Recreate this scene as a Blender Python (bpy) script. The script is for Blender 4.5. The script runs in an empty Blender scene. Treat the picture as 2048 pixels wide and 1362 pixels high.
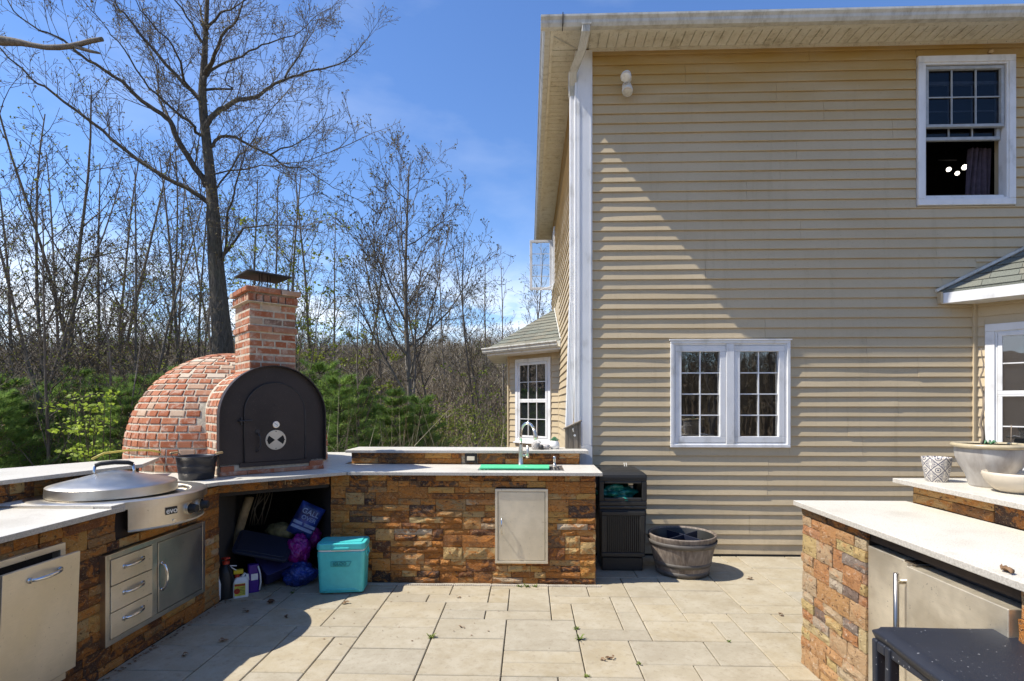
import bpy, bmesh, math, random
from math import sin, cos, pi, radians, sqrt
from mathutils import Vector, Matrix, noise
RND = random.Random(11)
scene = bpy.context.scene
COL = scene.collection

# ------------------------------------------------------------ camera
cam_d = bpy.data.cameras.new('camera')
cam_d.sensor_width = 36.0
cam_d.lens = 1080.0 / 2048.0 * 36.0
cam_d.shift_y = 129.0 / 2048.0
cam_d.clip_start = 0.05
cam_d.clip_end = 2000
cam = bpy.data.objects.new('camera', cam_d)
cam.location = (0, 0, 1.5)
cam.rotation_euler = (radians(90), 0, radians(1.8))
COL.objects.link(cam)
scene.camera = cam

# ------------------------------------------------------------ light
SUN_TRAVEL = Vector((0.71, 0.135, -1.0)).normalized()
sun_d = bpy.data.lights.new('sun', 'SUN')
sun_d.energy = 5.0
sun_d.angle = radians(0.5)
sun_d.color = (1.0, 0.95, 0.86)
sun = bpy.data.objects.new('sun', sun_d)
sun.rotation_euler = SUN_TRAVEL.to_track_quat('-Z', 'Y').to_euler()
COL.objects.link(sun)
world = bpy.data.worlds.new('World')
scene.world = world
world.use_nodes = True
wn = world.node_tree
wn.nodes.clear()
def wnode(t, **k):
    n = wn.nodes.new(t)
    for a, b in k.items(): setattr(n, a, b)
    return n
sky = wnode('ShaderNodeTexSky', sky_type='NISHITA')
sky.sun_disc = False
sky.sun_elevation = math.asin(-SUN_TRAVEL.z)
sky.sun_rotation = math.atan2(-SUN_TRAVEL.x, -SUN_TRAVEL.y)
sky.altitude = 200
sky.air_density = 1.0
sky.dust_density = 0.15
sky.ozone_density = 3.0
bg = wnode('ShaderNodeBackground')
bg.inputs['Strength'].default_value = 0.135
wout = wnode('ShaderNodeOutputWorld')
tc = wnode('ShaderNodeTexCoord')
# thin high cloud: stretched noise on the sky direction, plus low cumulus near the horizon
mp = wnode('ShaderNodeMapping'); mp.inputs['Scale'].default_value = (1.2, 1.2, 3.2)
mp.inputs['Location'].default_value = (0.35, 0.1, 0.2)
n1 = wnode('ShaderNodeTexNoise'); n1.inputs['Scale'].default_value = 1.7; n1.inputs['Detail'].default_value = 7; n1.inputs['Roughness'].default_value = 0.55
r1 = wnode('ShaderNodeMapRange'); r1.inputs['From Min'].default_value = 0.52; r1.inputs['From Max'].default_value = 0.9; r1.inputs['To Max'].default_value = 0.30
sp = wnode('ShaderNodeSeparateXYZ')
mp2 = wnode('ShaderNodeMapping'); mp2.inputs['Scale'].default_value = (2.2, 2.2, 7.0)
n2 = wnode('ShaderNodeTexNoise'); n2.inputs['Scale'].default_value = 2.2; n2.inputs['Detail'].default_value = 8; n2.inputs['Roughness'].default_value = 0.6
r2 = wnode('ShaderNodeMapRange'); r2.inputs['From Min'].default_value = 0.42; r2.inputs['From Max'].default_value = 0.56; r2.inputs['To Max'].default_value = 0.95
rz = wnode('ShaderNodeMapRange'); rz.inputs['From Min'].default_value = 0.27; rz.inputs['From Max'].default_value = 0.14; rz.inputs['To Min'].default_value = 0.0; rz.inputs['To Max'].default_value = 1.0
mul = wnode('ShaderNodeMath', operation='MULTIPLY')
mx = wnode('ShaderNodeMath', operation='MAXIMUM')
hs = wnode('ShaderNodeHueSaturation'); hs.inputs['Saturation'].default_value = 1.16; hs.inputs['Value'].default_value = 1.15; hs.inputs['Hue'].default_value = 0.508
mixc = wnode('ShaderNodeMix', data_type='RGBA')
mixc.inputs['B'].default_value = (6.4, 6.9, 7.6, 1)
L = wn.links.new
L(tc.outputs['Generated'], mp.inputs['Vector']); L(mp.outputs[0], n1.inputs['Vector']); L(n1.outputs[0], r1.inputs['Value'])
L(tc.outputs['Generated'], sp.inputs[0]); L(tc.outputs['Generated'], mp2.inputs['Vector']); L(mp2.outputs[0], n2.inputs['Vector']); L(n2.outputs[0], r2.inputs['Value'])
L(sp.outputs[2], rz.inputs['Value']); L(r2.outputs[0], mul.inputs[0]); L(rz.outputs[0], mul.inputs[1])
L(mul.outputs[0], mx.inputs[0]); L(r1.outputs[0], mx.inputs[1])
L(sky.outputs[0], hs.inputs['Color']); L(hs.outputs[0], mixc.inputs['A']); L(mx.outputs[0], mixc.inputs['Factor'])
L(mixc.outputs['Result'], bg.inputs['Color']); L(bg.outputs[0], wout.inputs['Surface'])
scene.view_settings.view_transform = 'Standard'
scene.view_settings.look = 'None'
scene.view_settings.exposure = 0.5
scene.view_settings.gamma = 1.0
scene.view_settings.use_curve_mapping = False

# ------------------------------------------------------------ materials
class Mat:
    def __init__(s, name, rough=0.6, metal=0.0, spec=0.5):
        s.m = bpy.data.materials.new(name); s.m.use_nodes = True
        s.t = s.m.node_tree; s.b = s.t.nodes['Principled BSDF']
        s.b.inputs['Roughness'].default_value = rough
        s.b.inputs['Metallic'].default_value = metal
        s.b.inputs['Specular IOR Level'].default_value = spec
        s._tc = None
    def n(s, t, **k):
        x = s.t.nodes.new(t)
        for a, b in k.items(): setattr(x, a, b)
        return x
    def l(s, a, b): s.t.links.new(a, b)
    def coord(s, scale=(1, 1, 1), kind='Object', rnd=True):
        if s._tc is None: s._tc = s.n('ShaderNodeTexCoord')
        mp = s.n('ShaderNodeMapping'); mp.inputs['Scale'].default_value = scale
        s.l(s._tc.outputs[kind], mp.inputs['Vector'])
        return mp.outputs[0]
    def wcoord(s, scale=(1, 1, 1), rnd=0.0):
        g = s.n('ShaderNodeNewGeometry'); mp = s.n('ShaderNodeMapping'); mp.inputs['Scale'].default_value = scale
        s.l(g.outputs['Position'], mp.inputs['Vector'])
        if rnd:
            oi = s.n('ShaderNodeObjectInfo'); m = s.n('ShaderNodeMath', operation='MULTIPLY'); m.inputs[1].default_value = rnd
            s.l(oi.outputs['Random'], m.inputs[0]); s.l(m.outputs[0], mp.inputs['Location'])
        return mp.outputs[0]
    def noise(s, vec, scale, detail=4, rough=0.55, dist=0.0):
        x = s.n('ShaderNodeTexNoise'); x.inputs['Scale'].default_value = scale; x.inputs['Detail'].default_value = detail
        x.inputs['Roughness'].default_value = rough; x.inputs['Distortion'].default_value = dist
        if vec is not None: s.l(vec, x.inputs['Vector'])
        return x.outputs[0]
    def ramp(s, fac, stops, interp='LINEAR'):
        r = s.n('ShaderNodeValToRGB'); r.color_ramp.interpolation = interp; e = r.color_ramp.elements
        while len(e) < len(stops): e.new(0.5)
        for i, (p, c) in enumerate(stops):
            e[i].position = p; e[i].color = (c[0], c[1], c[2], 1) if not isinstance(c, (int, float)) else (c, c, c, 1)
        s.l(fac, r.inputs[0]); return r.outputs[0]
    def mix(s, f, a, b, blend='MIX'):
        x = s.n('ShaderNodeMix', data_type='RGBA', blend_type=blend)
        for inp, v in (('Factor', f), ('A', a), ('B', b)):
            if isinstance(v, (int, float)): x.inputs[inp].default_value = v if inp == 'Factor' else (v, v, v, 1)
            elif isinstance(v, tuple): x.inputs[inp].default_value = (v[0], v[1], v[2], 1)
            else: s.l(v, x.inputs[inp])
        return x.outputs['Result']
    def rand(s):
        return s.n('ShaderNodeObjectInfo').outputs['Random']
    def color(s, c):
        if isinstance(c, tuple): s.b.inputs['Base Color'].default_value = (c[0], c[1], c[2], 1)
        else: s.l(c, s.b.inputs['Base Color'])
        return s
    def rough(s, fac, lo, hi):
        r = s.n('ShaderNodeMapRange'); r.inputs['To Min'].default_value = lo; r.inputs['To Max'].default_value = hi
        s.l(fac, r.inputs['Value']); s.l(r.outputs[0], s.b.inputs['Roughness']); return s
    def bump(s, fac, strength=0.4, dist=0.01):
        b = s.n('ShaderNodeBump'); b.inputs['Strength'].default_value = strength; b.inputs['Distance'].default_value = dist
        s.l(fac, b.inputs['Height']); s.l(b.outputs[0], s.b.inputs['Normal']); return s

M = {}
def simple(name, c, rough=0.6, metal=0.0, var=0.15, scale=20, bump=0.0, spec=0.5):
    a = Mat(name, rough, metal, spec)
    v = a.coord(); nz = a.noise(v, scale, 5)
    d = tuple(x * (1 - var) for x in c); e = tuple(min(1, x * (1 + var)) for x in c)
    a.color(a.ramp(nz, [(0.3, d), (0.7, e)]))
    if bump: a.bump(a.noise(v, scale * 3, 4), bump, 0.004)
    M[name] = a.m
    return a

# vinyl siding with faint dirt, yellow algae staining high under the eave
a = Mat('vinyl_siding', 0.5, 0, 0.35)
w = a.wcoord(); big = a.noise(a.wcoord((0.7, 0.7, 1.6)), 1.5, 5); fine = a.noise(a.wcoord((1, 1, 6)), 30, 4)
base = a.ramp(big, [(0.3, (0.48, 0.378, 0.228)), (0.7, (0.56, 0.452, 0.288))])
base = a.mix(0.25, base, a.ramp(fine, [(0.3, (0.40, 0.315, 0.20)), (0.7, (0.55, 0.45, 0.30))]))
base = a.mix(a.ramp(a.rand(), [(0.0, 0.0), (1.0, 0.16)]), base, (0.58, 0.475, 0.32))
sepz = a.n('ShaderNodeSeparateXYZ'); a.l(w, sepz.inputs[0])
hi = a.n('ShaderNodeMapRange'); hi.inputs['From Min'].default_value = 4.1; hi.inputs['From Max'].default_value = 4.95; hi.inputs['To Max'].default_value = 1.0
a.l(sepz.outputs[2], hi.inputs['Value'])
st = a.n('ShaderNodeMath', operation='MULTIPLY'); a.l(hi.outputs[0], st.inputs[0])
a.l(a.ramp(a.noise(a.wcoord((0.6, 0.6, 3.0)), 2.2, 6), [(0.3, 0.5), (0.6, 1.0)]), st.inputs[1])
base = a.mix(st.outputs[0], base, (0.42, 0.265, 0.075))
lo = a.n('ShaderNodeMapRange'); lo.inputs['From Min'].default_value = 0.9; lo.inputs['From Max'].default_value = 0.0; lo.inputs['To Max'].default_value = 0.5
a.l(sepz.outputs[2], lo.inputs['Value']); gm = a.n('ShaderNodeMath', operation='MULTIPLY'); a.l(lo.outputs[0], gm.inputs[0]); a.l(a.ramp(a.noise(a.wcoord((1.5, 1.5, 1.5)), 3.0, 7, 0.7), [(0.4, 0.0), (0.65, 1.0)]), gm.inputs[1])
base = a.mix(gm.outputs[0], base, (0.30, 0.24, 0.15))
streak = a.ramp(a.noise(a.wcoord((7, 7, 0.5)), 1.6, 6, 0.7), [(0.54, 0.0), (0.74, 0.3)])
base = a.mix(streak, base, (0.33, 0.255, 0.15))
specks = a.ramp(a.noise(a.wcoord((1, 1, 1)), 55, 3), [(0.26, 0.45), (0.31, 0.0)])
base = a.mix(specks, base, (0.20, 0.14, 0.07))
a.color(base); a.bump(a.noise(a.wcoord((1, 1, 9)), 40, 4), 0.12, 0.003); M['vinyl_siding'] = a.m

a = Mat('white_vinyl', 0.4)
f = a.noise(a.wcoord((1, 1, 0.5)), 9, 6)
a.color(a.ramp(f, [(0.25, (0.52, 0.51, 0.48)), (0.45, (0.73, 0.725, 0.71)), (0.8, (0.80, 0.795, 0.785))])); M['white_vinyl'] = a.m
a = Mat('weathered_trim', 0.55)
f = a.noise(a.wcoord((1, 1, 1)), 7, 8, 0.7); g = a.noise(a.wcoord(), 60, 4)
c = a.ramp(f, [(0.28, (0.40, 0.35, 0.24)), (0.45, (0.66, 0.61, 0.48)), (0.75, (0.76, 0.73, 0.62))])
a.color(a.mix(a.ramp(g, [(0.3, 0.7), (0.38, 0.0)]), c, (0.16, 0.13, 0.09))); M['weathered_trim'] = a.m
a = Mat('gutter_paint', 0.4)
f = a.noise(a.wcoord((2, 2, 0.6)), 6, 8, 0.7)
a.color(a.ramp(f, [(0.3, (0.36, 0.33, 0.26)), (0.5, (0.56, 0.54, 0.47)), (0.8, (0.68, 0.67, 0.62))])); M['gutter_paint'] = a.m

a = Mat('roof_shingle', 0.95, 0, 0.2)
f = a.noise(a.wcoord(), 120, 3, 0.8)
c = a.ramp(a.rand(), [(0.0, (0.095, 0.105, 0.09)), (0.35, (0.18, 0.155, 0.11)), (0.65, (0.125, 0.145, 0.125)), (1.0, (0.22, 0.20, 0.15))])
a.color(a.mix(0.5, c, a.ramp(f, [(0.3, (0.05, 0.055, 0.05)), (0.7, (0.33, 0.33, 0.27))]))); a.bump(f, 0.6, 0.004); M['roof_shingle'] = a.m

# split-face ledger stone in rust, gold, umber and cream
a = Mat('ledger_stone', 0.72, 0, 0.35)
v = a.wcoord((1, 1, 1.6), 37.0)
t = a.ramp(a.rand(), [(0.0, (0.13, 0.05, 0.02)), (0.14, (0.46, 0.18, 0.035)), (0.28, (0.60, 0.34, 0.09)), (0.38, (0.24, 0.09, 0.03)), (0.48, (0.045, 0.026, 0.020)), (0.60, (0.50, 0.20, 0.04)), (0.70, (0.64, 0.44, 0.18)), (0.78, (0.20, 0.10, 0.04)), (0.86, (0.08, 0.045, 0.032)), (0.93, (0.50, 0.28, 0.10)), (1.0, (0.62, 0.52, 0.37))])
n_a = a.noise(v, 9, 8, 0.65, 1.2); n_b = a.noise(v, 34, 6, 0.7, 0.6); n_c = a.noise(v, 90, 4, 0.7)
c = a.mix(a.ramp(n_a, [(0.49, 0.0), (0.58, 0.75)]), t, (0.54, 0.19, 0.025))
c = a.mix(a.ramp(n_b, [(0.36, 0.9), (0.43, 0.0)]), c, (0.05, 0.022, 0.012))
c = a.mix(a.ramp(n_b, [(0.57, 0.0), (0.66, 0.65)]), c, (0.62, 0.38, 0.14))
c = a.mix(a.ramp(n_c, [(0.58, 0.0), (0.70, 0.6)]), c, (0.70, 0.56, 0.38))
a.color(c)
hh = a.mix(0.4, n_b, n_c); a.bump(hh, 1.0, 0.035); a.rough(n_b, 0.5, 0.9); M['ledger_stone'] = a.m
a = Mat('ledger_stone_buff', 0.75, 0, 0.35)  # paler buff, orange and grey stones for the bar counter
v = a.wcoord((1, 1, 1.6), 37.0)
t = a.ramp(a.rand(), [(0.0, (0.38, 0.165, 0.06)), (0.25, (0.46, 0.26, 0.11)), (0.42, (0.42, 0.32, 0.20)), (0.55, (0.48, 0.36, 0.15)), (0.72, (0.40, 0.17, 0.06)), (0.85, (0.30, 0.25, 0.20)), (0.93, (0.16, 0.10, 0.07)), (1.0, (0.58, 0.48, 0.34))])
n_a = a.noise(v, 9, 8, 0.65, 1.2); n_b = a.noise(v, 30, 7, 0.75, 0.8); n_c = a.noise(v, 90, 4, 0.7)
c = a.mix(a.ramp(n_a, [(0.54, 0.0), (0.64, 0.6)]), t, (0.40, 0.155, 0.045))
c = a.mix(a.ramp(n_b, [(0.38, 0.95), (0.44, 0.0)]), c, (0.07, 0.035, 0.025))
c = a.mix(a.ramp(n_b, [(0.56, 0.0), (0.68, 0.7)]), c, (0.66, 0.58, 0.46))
a.color(c); a.bump(a.mix(0.4, n_b, n_c), 1.0, 0.025); M['ledger_stone_buff'] = a.m
simple('dark_mortar', (0.03, 0.02, 0.014), 0.95)
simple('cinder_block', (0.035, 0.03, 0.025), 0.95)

# reclaimed brick: red, orange, burnt, lime-washed
a = Mat('old_brick', 0.85, 0, 0.25)
v = a.wcoord((1, 1, 1), 23.0); n_a = a.noise(v, 14, 7, 0.7, 0.4); n_b = a.noise(v, 70, 4, 0.7)
t = a.ramp(a.rand(), [(0.0, (0.27, 0.075, 0.03)), (0.25, (0.38, 0.14, 0.065)), (0.5, (0.32, 0.095, 0.04)), (0.7, (0.44, 0.20, 0.11)), (0.80, (0.17, 0.105, 0.075)), (0.86, (0.38, 0.14, 0.065)), (0.95, (0.44, 0.30, 0.20)), (1.0, (0.55, 0.46, 0.35))])
c = a.mix(a.ramp(n_a, [(0.50, 0.0), (0.66, 0.7)]), t, (0.56, 0.44, 0.34))
c = a.mix(a.ramp(n_a, [(0.28, 0.6), (0.42, 0.0)]), c, (0.17, 0.06, 0.035))
c = a.mix(a.ramp(n_b, [(0.6, 0.0), (0.75, 0.35)]), c, (0.62, 0.50, 0.42))
a.color(c); a.bump(a.mix(0.5, n_a, n_b), 0.4, 0.005); M['old_brick'] = a.m
simple('lime_mortar', (0.47, 0.41, 0.31), 0.95, var=0.25, scale=35, bump=0.6)

# speckled engineered-stone tops
a = Mat('counter_top', 0.35)
v = a.wcoord(); s1 = a.noise(v, 220, 2, 0.6); s2 = a.noise(v, 3.0, 5); s3 = a.noise(v, 110, 3, 0.7)
c = a.ramp(s2, [(0.3, (0.56, 0.52, 0.43)), (0.45, (0.66, 0.62, 0.53)), (0.7, (0.70, 0.665, 0.58))])
c = a.mix(a.ramp(s1, [(0.34, 0.75), (0.46, 0.0)]), c, (0.30, 0.265, 0.22))
c = a.mix(a.ramp(s3, [(0.6, 0.0), (0.72, 0.5)]), c, (0.80, 0.79, 0.76))
c = a.mix(a.ramp(a.noise(v, 7, 7, 0.7, 0.6), [(0.30, 0.4), (0.42, 0.0)]), c, (0.46, 0.41, 0.32)); a.color(c); M['counter_top'] = a.m
a = Mat('counter_edge', 0.6); v = a.wcoord(); s1 = a.noise(v, 120, 4, 0.7)
a.color(a.ramp(s1, [(0.3, (0.32, 0.29, 0.24)), (0.7, (0.56, 0.52, 0.45))])); M['counter_edge'] = a.m

# brushed stainless
def steel(name, c, rough, grime=0.4):
    a = Mat(name, rough, 1.0)
    br = a.noise(a.coord((3, 3, 160)), 6, 4, 0.6); sm = a.noise(a.wcoord(), 4, 6, 0.65); dr = a.noise(a.wcoord(), 45, 4, 0.75)
    k = a.mix(0.45, c, a.ramp(br, [(0.3, tuple(x * 0.75 for x in c)), (0.7, c)]))
    k = a.mix(a.ramp(dr, [(0.28, grime), (0.36, 0.0)]), k, (0.22, 0.17, 0.11)); k = a.mix(a.ramp(sm, [(0.42, 0.35), (0.62, 0.0)]), k, tuple(x * 0.62 for x in c))
    a.color(k); a.rough(sm, rough * 0.6, rough * 1.5)
    a.bump(br, 0.10, 0.001); M[name] = a.m
steel('brushed_steel', (0.74, 0.69, 0.60), 0.33, 0.6)
steel('satin_steel', (0.88, 0.79, 0.62), 0.56, 0.8)
steel('shaded_steel', (0.34, 0.32, 0.29), 0.28, 0.2)  # fridge handle steel with its dark shading put into the colour
steel('polished_steel', (0.80, 0.79, 0.77), 0.16, 0.2)
simple('black_iron', (0.035, 0.033, 0.036), 0.5, 0.3, var=0.3, scale=12, bump=0.15)
simple('black_plastic', (0.018, 0.018, 0.017), 0.5, bump=0.2, scale=60)
simple('black_rubber', (0.02, 0.02, 0.022), 0.7)
simple('screen_mesh', (0.22, 0.22, 0.22), 0.8, var=.25, scale=3)
simple('sash_shade_vinyl', (0.36, 0.38, 0.39), 0.5)  # white vinyl greyed for the upstairs sashes, shade put into the colour
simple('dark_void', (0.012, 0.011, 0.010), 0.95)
simple('room_warm', (0.42, 0.33, 0.24), 0.9, var=.3, scale=3)
simple('room_dark', (0.05, 0.045, 0.04), 0.95)
a = Mat('iron_sheet', 0.48, 0.55)
f = a.noise(a.coord(), 2.2, 7, 0.65); g = a.noise(a.coord(), 120, 3)
c = a.ramp(f, [(0.3, (0.028, 0.023, 0.022)), (0.7, (0.055, 0.044, 0.041))])
a.color(a.mix(a.ramp(g, [(0.62, 0.0), (0.75, 0.3)]), c, (0.2, 0.16, 0.14))); a.rough(f, 0.42, 0.62); M['iron_sheet'] = a.m

# concrete pavers
a = Mat('paver', 0.8, 0, 0.3)
v = a.wcoord((1, 1, 1), 9.0); f = a.noise(v, 2.2, 6, 0.6); g = a.noise(v, 160, 3, 0.7); h = a.noise(a.wcoord(), 1.1, 5)
c = a.ramp(f, [(0.3, (0.35, 0.285, 0.18)), (0.55, (0.43, 0.36, 0.24)), (0.75, (0.475, 0.415, 0.30))])
c = a.mix(a.ramp(a.rand(), [(0.0, 0.0), (0.5, 0.25), (1.0, 0.75)]), c, (0.35, 0.315, 0.245)); c = a.mix(a.ramp(a.noise(a.wcoord((1, 1, 1), 31.0), 5.5, 7, 0.72), [(0.42, 0.0), (0.62, 0.45)]), c, (0.52, 0.47, 0.37)); c = a.mix(a.ramp(a.noise(a.wcoord((1, 1, 1), 17.0), 26, 6, 0.75), [(0.34, 0.5), (0.46, 0.0)]), c, (0.26, 0.21, 0.14))
c = a.mix(a.ramp(g, [(0.3, 0.35), (0.45, 0.0)]), c, (0.24, 0.20, 0.15))
c = a.mix(a.ramp(h, [(0.28, 0.5), (0.46, 0.0)]), c, (0.30, 0.25, 0.18))
spots = a.ramp(a.noise(a.wcoord(), 13, 4, 0.6), [(0.25, 0.8), (0.31, 0.0)])
c = a.mix(spots, c, (0.16, 0.12, 0.08)); c = a.mix(1.0, c, (0.89, 0.885, 0.87), 'MULTIPLY')
a.color(c); a.bump(g, 0.25, 0.003); M['paver'] = a.m
simple('joint_sand', (0.05, 0.042, 0.025), 0.98, var=0.5, scale=60)
simple('paver_edging', (0.45, 0.40, 0.32), 0.7)

# ground and plants
a = Mat('forest_floor', 0.95, 0, 0.1)
f = a.noise(a.wcoord(), 0.5, 8, 0.7); g = a.noise(a.wcoord(), 9, 6, 0.75)
c = a.mix(0.5, a.ramp(f, [(0.3, (0.15, 0.11, 0.07)), (0.6, (0.27, 0.20, 0.13)), (0.8, (0.17, 0.18, 0.07))]), a.ramp(g, [(0.3, (0.10, 0.07, 0.045)), (0.7, (0.38, 0.29, 0.20))]))
a.color(c); a.bump(g, 0.8, 0.08); M['forest_floor'] = a.m
a = Mat('bark_grey', 0.9, 0, 0.2)
f = a.noise(a.wcoord((9, 9, 1.3)), 5, 7, 0.7, 0.3); g = a.noise(a.wcoord(), 3, 4)
c = a.ramp(f, [(0.3, (0.04, 0.034, 0.027)), (0.5, (0.115, 0.10, 0.08)), (0.75, (0.23, 0.21, 0.17))])
c = a.mix(a.ramp(g, [(0.5, 0.0), (0.7, 0.35)]), c, (0.13, 0.13, 0.07))
a.color(c); a.bump(f, 1.0, 0.05); M['bark_grey'] = a.m
a = Mat('bark_pale', 0.9, 0, 0.2)
f = a.noise(a.wcoord((5, 5, 1.3)), 4, 6, 0.7)
a.color(a.mix(a.ramp(a.rand(), [(0.0, 0.0), (1.0, 0.6)]), a.ramp(f, [(0.3, (0.10, 0.085, 0.068)), (0.7, (0.30, 0.265, 0.22))]), (0.10, 0.08, 0.055))); a.bump(f, 0.6, 0.02); M['bark_pale'] = a.m
a = Mat('twig', 0.85, 0, 0.2)
a.color(a.ramp(a.rand(), [(0.0, (0.075, 0.06, 0.045)), (0.5, (0.115, 0.095, 0.072)), (1.0, (0.165, 0.14, 0.108))])); M['twig'] = a.m
def leafmat(name, stops, trans=0.35):
    a = Mat(name, 0.6, 0, 0.3)
    g = a.n('ShaderNodeNewGeometry')
    c = a.ramp(g.outputs['Random Per Island'], stops)
    c = a.mix(0.25, c, a.ramp(a.noise(a.wcoord(), 2.5, 4), [(0.35, tuple(x * 0.5 for x in stops[0][1])), (0.65, stops[-1][1])]))
    a.color(c)
    tr = a.n('ShaderNodeBsdfTranslucent'); a.l(c, tr.inputs['Color'])
    ms = a.n('ShaderNodeMixShader'); ms.inputs[0].default_value = trans
    a.l(a.b.outputs[0], ms.inputs[1]); a.l(tr.outputs[0], ms.inputs[2])
    a.l(ms.outputs[0], a.t.nodes['Material Output'].inputs['Surface'])
    M[name] = a.m
leafmat('bud', [(0.0, (0.10, 0.07, 0.035)), (0.5, (0.17, 0.14, 0.05)), (1.0, (0.22, 0.19, 0.06))])
leafmat('spring_leaf', [(0.0, (0.12, 0.17, 0.02)), (0.5, (0.22, 0.27, 0.03)), (1.0, (0.34, 0.36, 0.06))], 0.45)
leafmat('lime_leaf', [(0.0, (0.22, 0.33, 0.03)), (0.5, (0.34, 0.46, 0.05)), (1.0, (0.48, 0.58, 0.10))], 0.5)
leafmat('pine_needle', [(0.0, (0.08, 0.17, 0.035)), (0.5, (0.19, 0.33, 0.065)), (1.0, (0.38, 0.50, 0.13))], 0.5)
leafmat('dry_leaf', [(0.0, (0.10, 0.05, 0.025)), (0.5, (0.22, 0.12, 0.06)), (1.0, (0.34, 0.22, 0.12))], 0.1)
leafmat('far_twig', [(0.0, (0.13, 0.10, 0.06)), (0.5, (0.22, 0.17, 0.11)), (1.0, (0.30, 0.25, 0.17))], 0.1)
leafmat('brush_twig', [(0.0, (0.10, 0.08, 0.05)), (0.5, (0.19, 0.155, 0.10)), (1.0, (0.30, 0.26, 0.18))], 0.1)
leafmat('weed_leaf', [(0.0, (0.10, 0.16, 0.03)), (1.0, (0.26, 0.30, 0.07))], 0.3)

def glass(name, tint=(0.75, 0.8, 0.8), ior=1.5):
    a = Mat(name, 0.0)
    lw = a.n('ShaderNodeLayerWeight'); lw.inputs['Blend'].default_value = 0.5
    pw = a.n('ShaderNodeMath', operation='POWER'); pw.inputs[1].default_value = 5.0; a.l(lw.outputs['Facing'], pw.inputs[0])
    fr = a.n('ShaderNodeMapRange'); fr.inputs['To Min'].default_value = ior; fr.inputs['To Max'].default_value = 1.0; a.l(pw.outputs[0], fr.inputs['Value'])
    tr = a.n('ShaderNodeBsdfTransparent'); tr.inputs['Color'].default_value = (*tint, 1)
    gl = a.n('ShaderNodeBsdfGlossy'); gl.inputs['Roughness'].default_value = 0.015
    g = a.noise(a.wcoord(), 2.5, 3); b = a.n('ShaderNodeBump'); b.inputs['Strength'].default_value = 0.05; b.inputs['Distance'].default_value = 0.02
    a.l(g, b.inputs['Height']); a.l(b.outputs[0], gl.inputs['Normal'])
    ms = a.n('ShaderNodeMixShader'); a.l(fr.outputs[0], ms.inputs[0]); a.l(tr.outputs[0], ms.inputs[1]); a.l(gl.outputs[0], ms.inputs[2])
    a.l(ms.outputs[0], a.t.nodes['Material Output'].inputs['Surface']); M[name] = a.m
glass('window_glass', (0.6, 0.62, 0.64), 0.20)
glass('dim_glass', (0.5, 0.52, 0.56), 0.030)
glass('clear_glass', (0.9, 0.92, 0.92), 0.03)

simple('teal_plastic', (0.075, 0.53, 0.51), 0.35, var=0.06)
simple('teal_shade', (0.02, 0.26, 0.26), 0.4)
simple('white_plastic', (0.72, 0.72, 0.68), 0.4, var=0.06)
simple('green_board', (0.10, 0.62, 0.28), 0.45, var=0.06)
simple('terracotta_black', (0.03, 0.03, 0.034), 0.4, 0.4, var=0.25)
simple('tan_handle', (0.48, 0.34, 0.17), 0.7)
simple('navy_plastic', (0.015, 0.019, 0.036), 0.45, var=0.15, scale=5)
simple('indigo_plastic', (0.02, 0.02, 0.085), 0.5)
simple('magenta_bag', (0.24, 0.010, 0.19), 0.3, var=0.5, scale=14)
simple('blue_bag', (0.02, 0.045, 0.22), 0.3, var=0.9, scale=9)
simple('sky_print', (0.22, 0.32, 0.55), 0.4, var=0.3)
simple('violet_plastic', (0.06, 0.012, 0.20), 0.35)
simple('red_plastic', (0.40, 0.035, 0.015), 0.45)
simple('yellow_plastic', (0.62, 0.46, 0.02), 0.45)
simple('label_yellow', (0.55, 0.50, 0.06), 0.5, var=0.25, scale=40)
simple('label_red', (0.38, 0.03, 0.01), 0.5)
simple('kraft_roll', (0.26, 0.19, 0.10), 0.8, var=0.3)
simple('cord_fibre', (0.12, 0.10, 0.07))
simple('olive_sack', (0.12, 0.11, 0.045), 0.7, var=0.6, scale=15)
simple('teal_bag', (0.01, 0.16, 0.13), 0.35, var=0.5, scale=14)
simple('hose_yellow', (0.52, 0.42, 0.08), 0.5)
simple('curtain_cloth', (0.07, 0.05, 0.065), 0.9, var=0.3)
simple('curtain_pale', (0.17, 0.17, 0.22), 0.9)
simple('white_enamel', (0.78, 0.76, 0.70), 0.4)
simple('succulent', (0.08, 0.20, 0.09), 0.5, var=0.5, scale=50)
simple('soil', (0.05, 0.035, 0.022), 0.95, var=0.5, scale=60, bump=0.8)
simple('dead_stem', (0.22, 0.17, 0.12), 0.9)
simple('lens_tan', (0.80, 0.66, 0.50), 0.3)  # even warm tan of the floodlight lens, no emission
simple('cardboard', (0.34, 0.25, 0.17), 0.8)
simple('linen', (0.42, 0.38, 0.33), 0.8)
a = Mat('lit_bulb', 0.4); a.b.inputs['Emission Color'].default_value = (1, 0.93, 0.8, 1); a.b.inputs['Emission Strength'].default_value = 2.5; M['lit_bulb'] = a.m
# glazed stoneware planter: warm grey with streaks
a = Mat('stoneware', 0.35)
f = a.noise(a.coord((1, 1, 0.35)), 9, 8, 0.65, 0.3); g = a.noise(a.coord(), 3, 5)
c = a.ramp(f, [(0.3, (0.24, 0.21, 0.18)), (0.5, (0.37, 0.34, 0.30)), (0.7, (0.47, 0.45, 0.41))])
a.color(a.mix(a.ramp(g, [(0.5, 0.0), (0.72, 0.5)]), c, (0.58, 0.52, 0.40))); M['stoneware'] = a.m
simple('stoneware_rim', (0.46, 0.38, 0.24), 0.3, var=0.2)
simple('cream_ceramic', (0.58, 0.50, 0.38), 0.5, var=0.12, scale=8)
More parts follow.
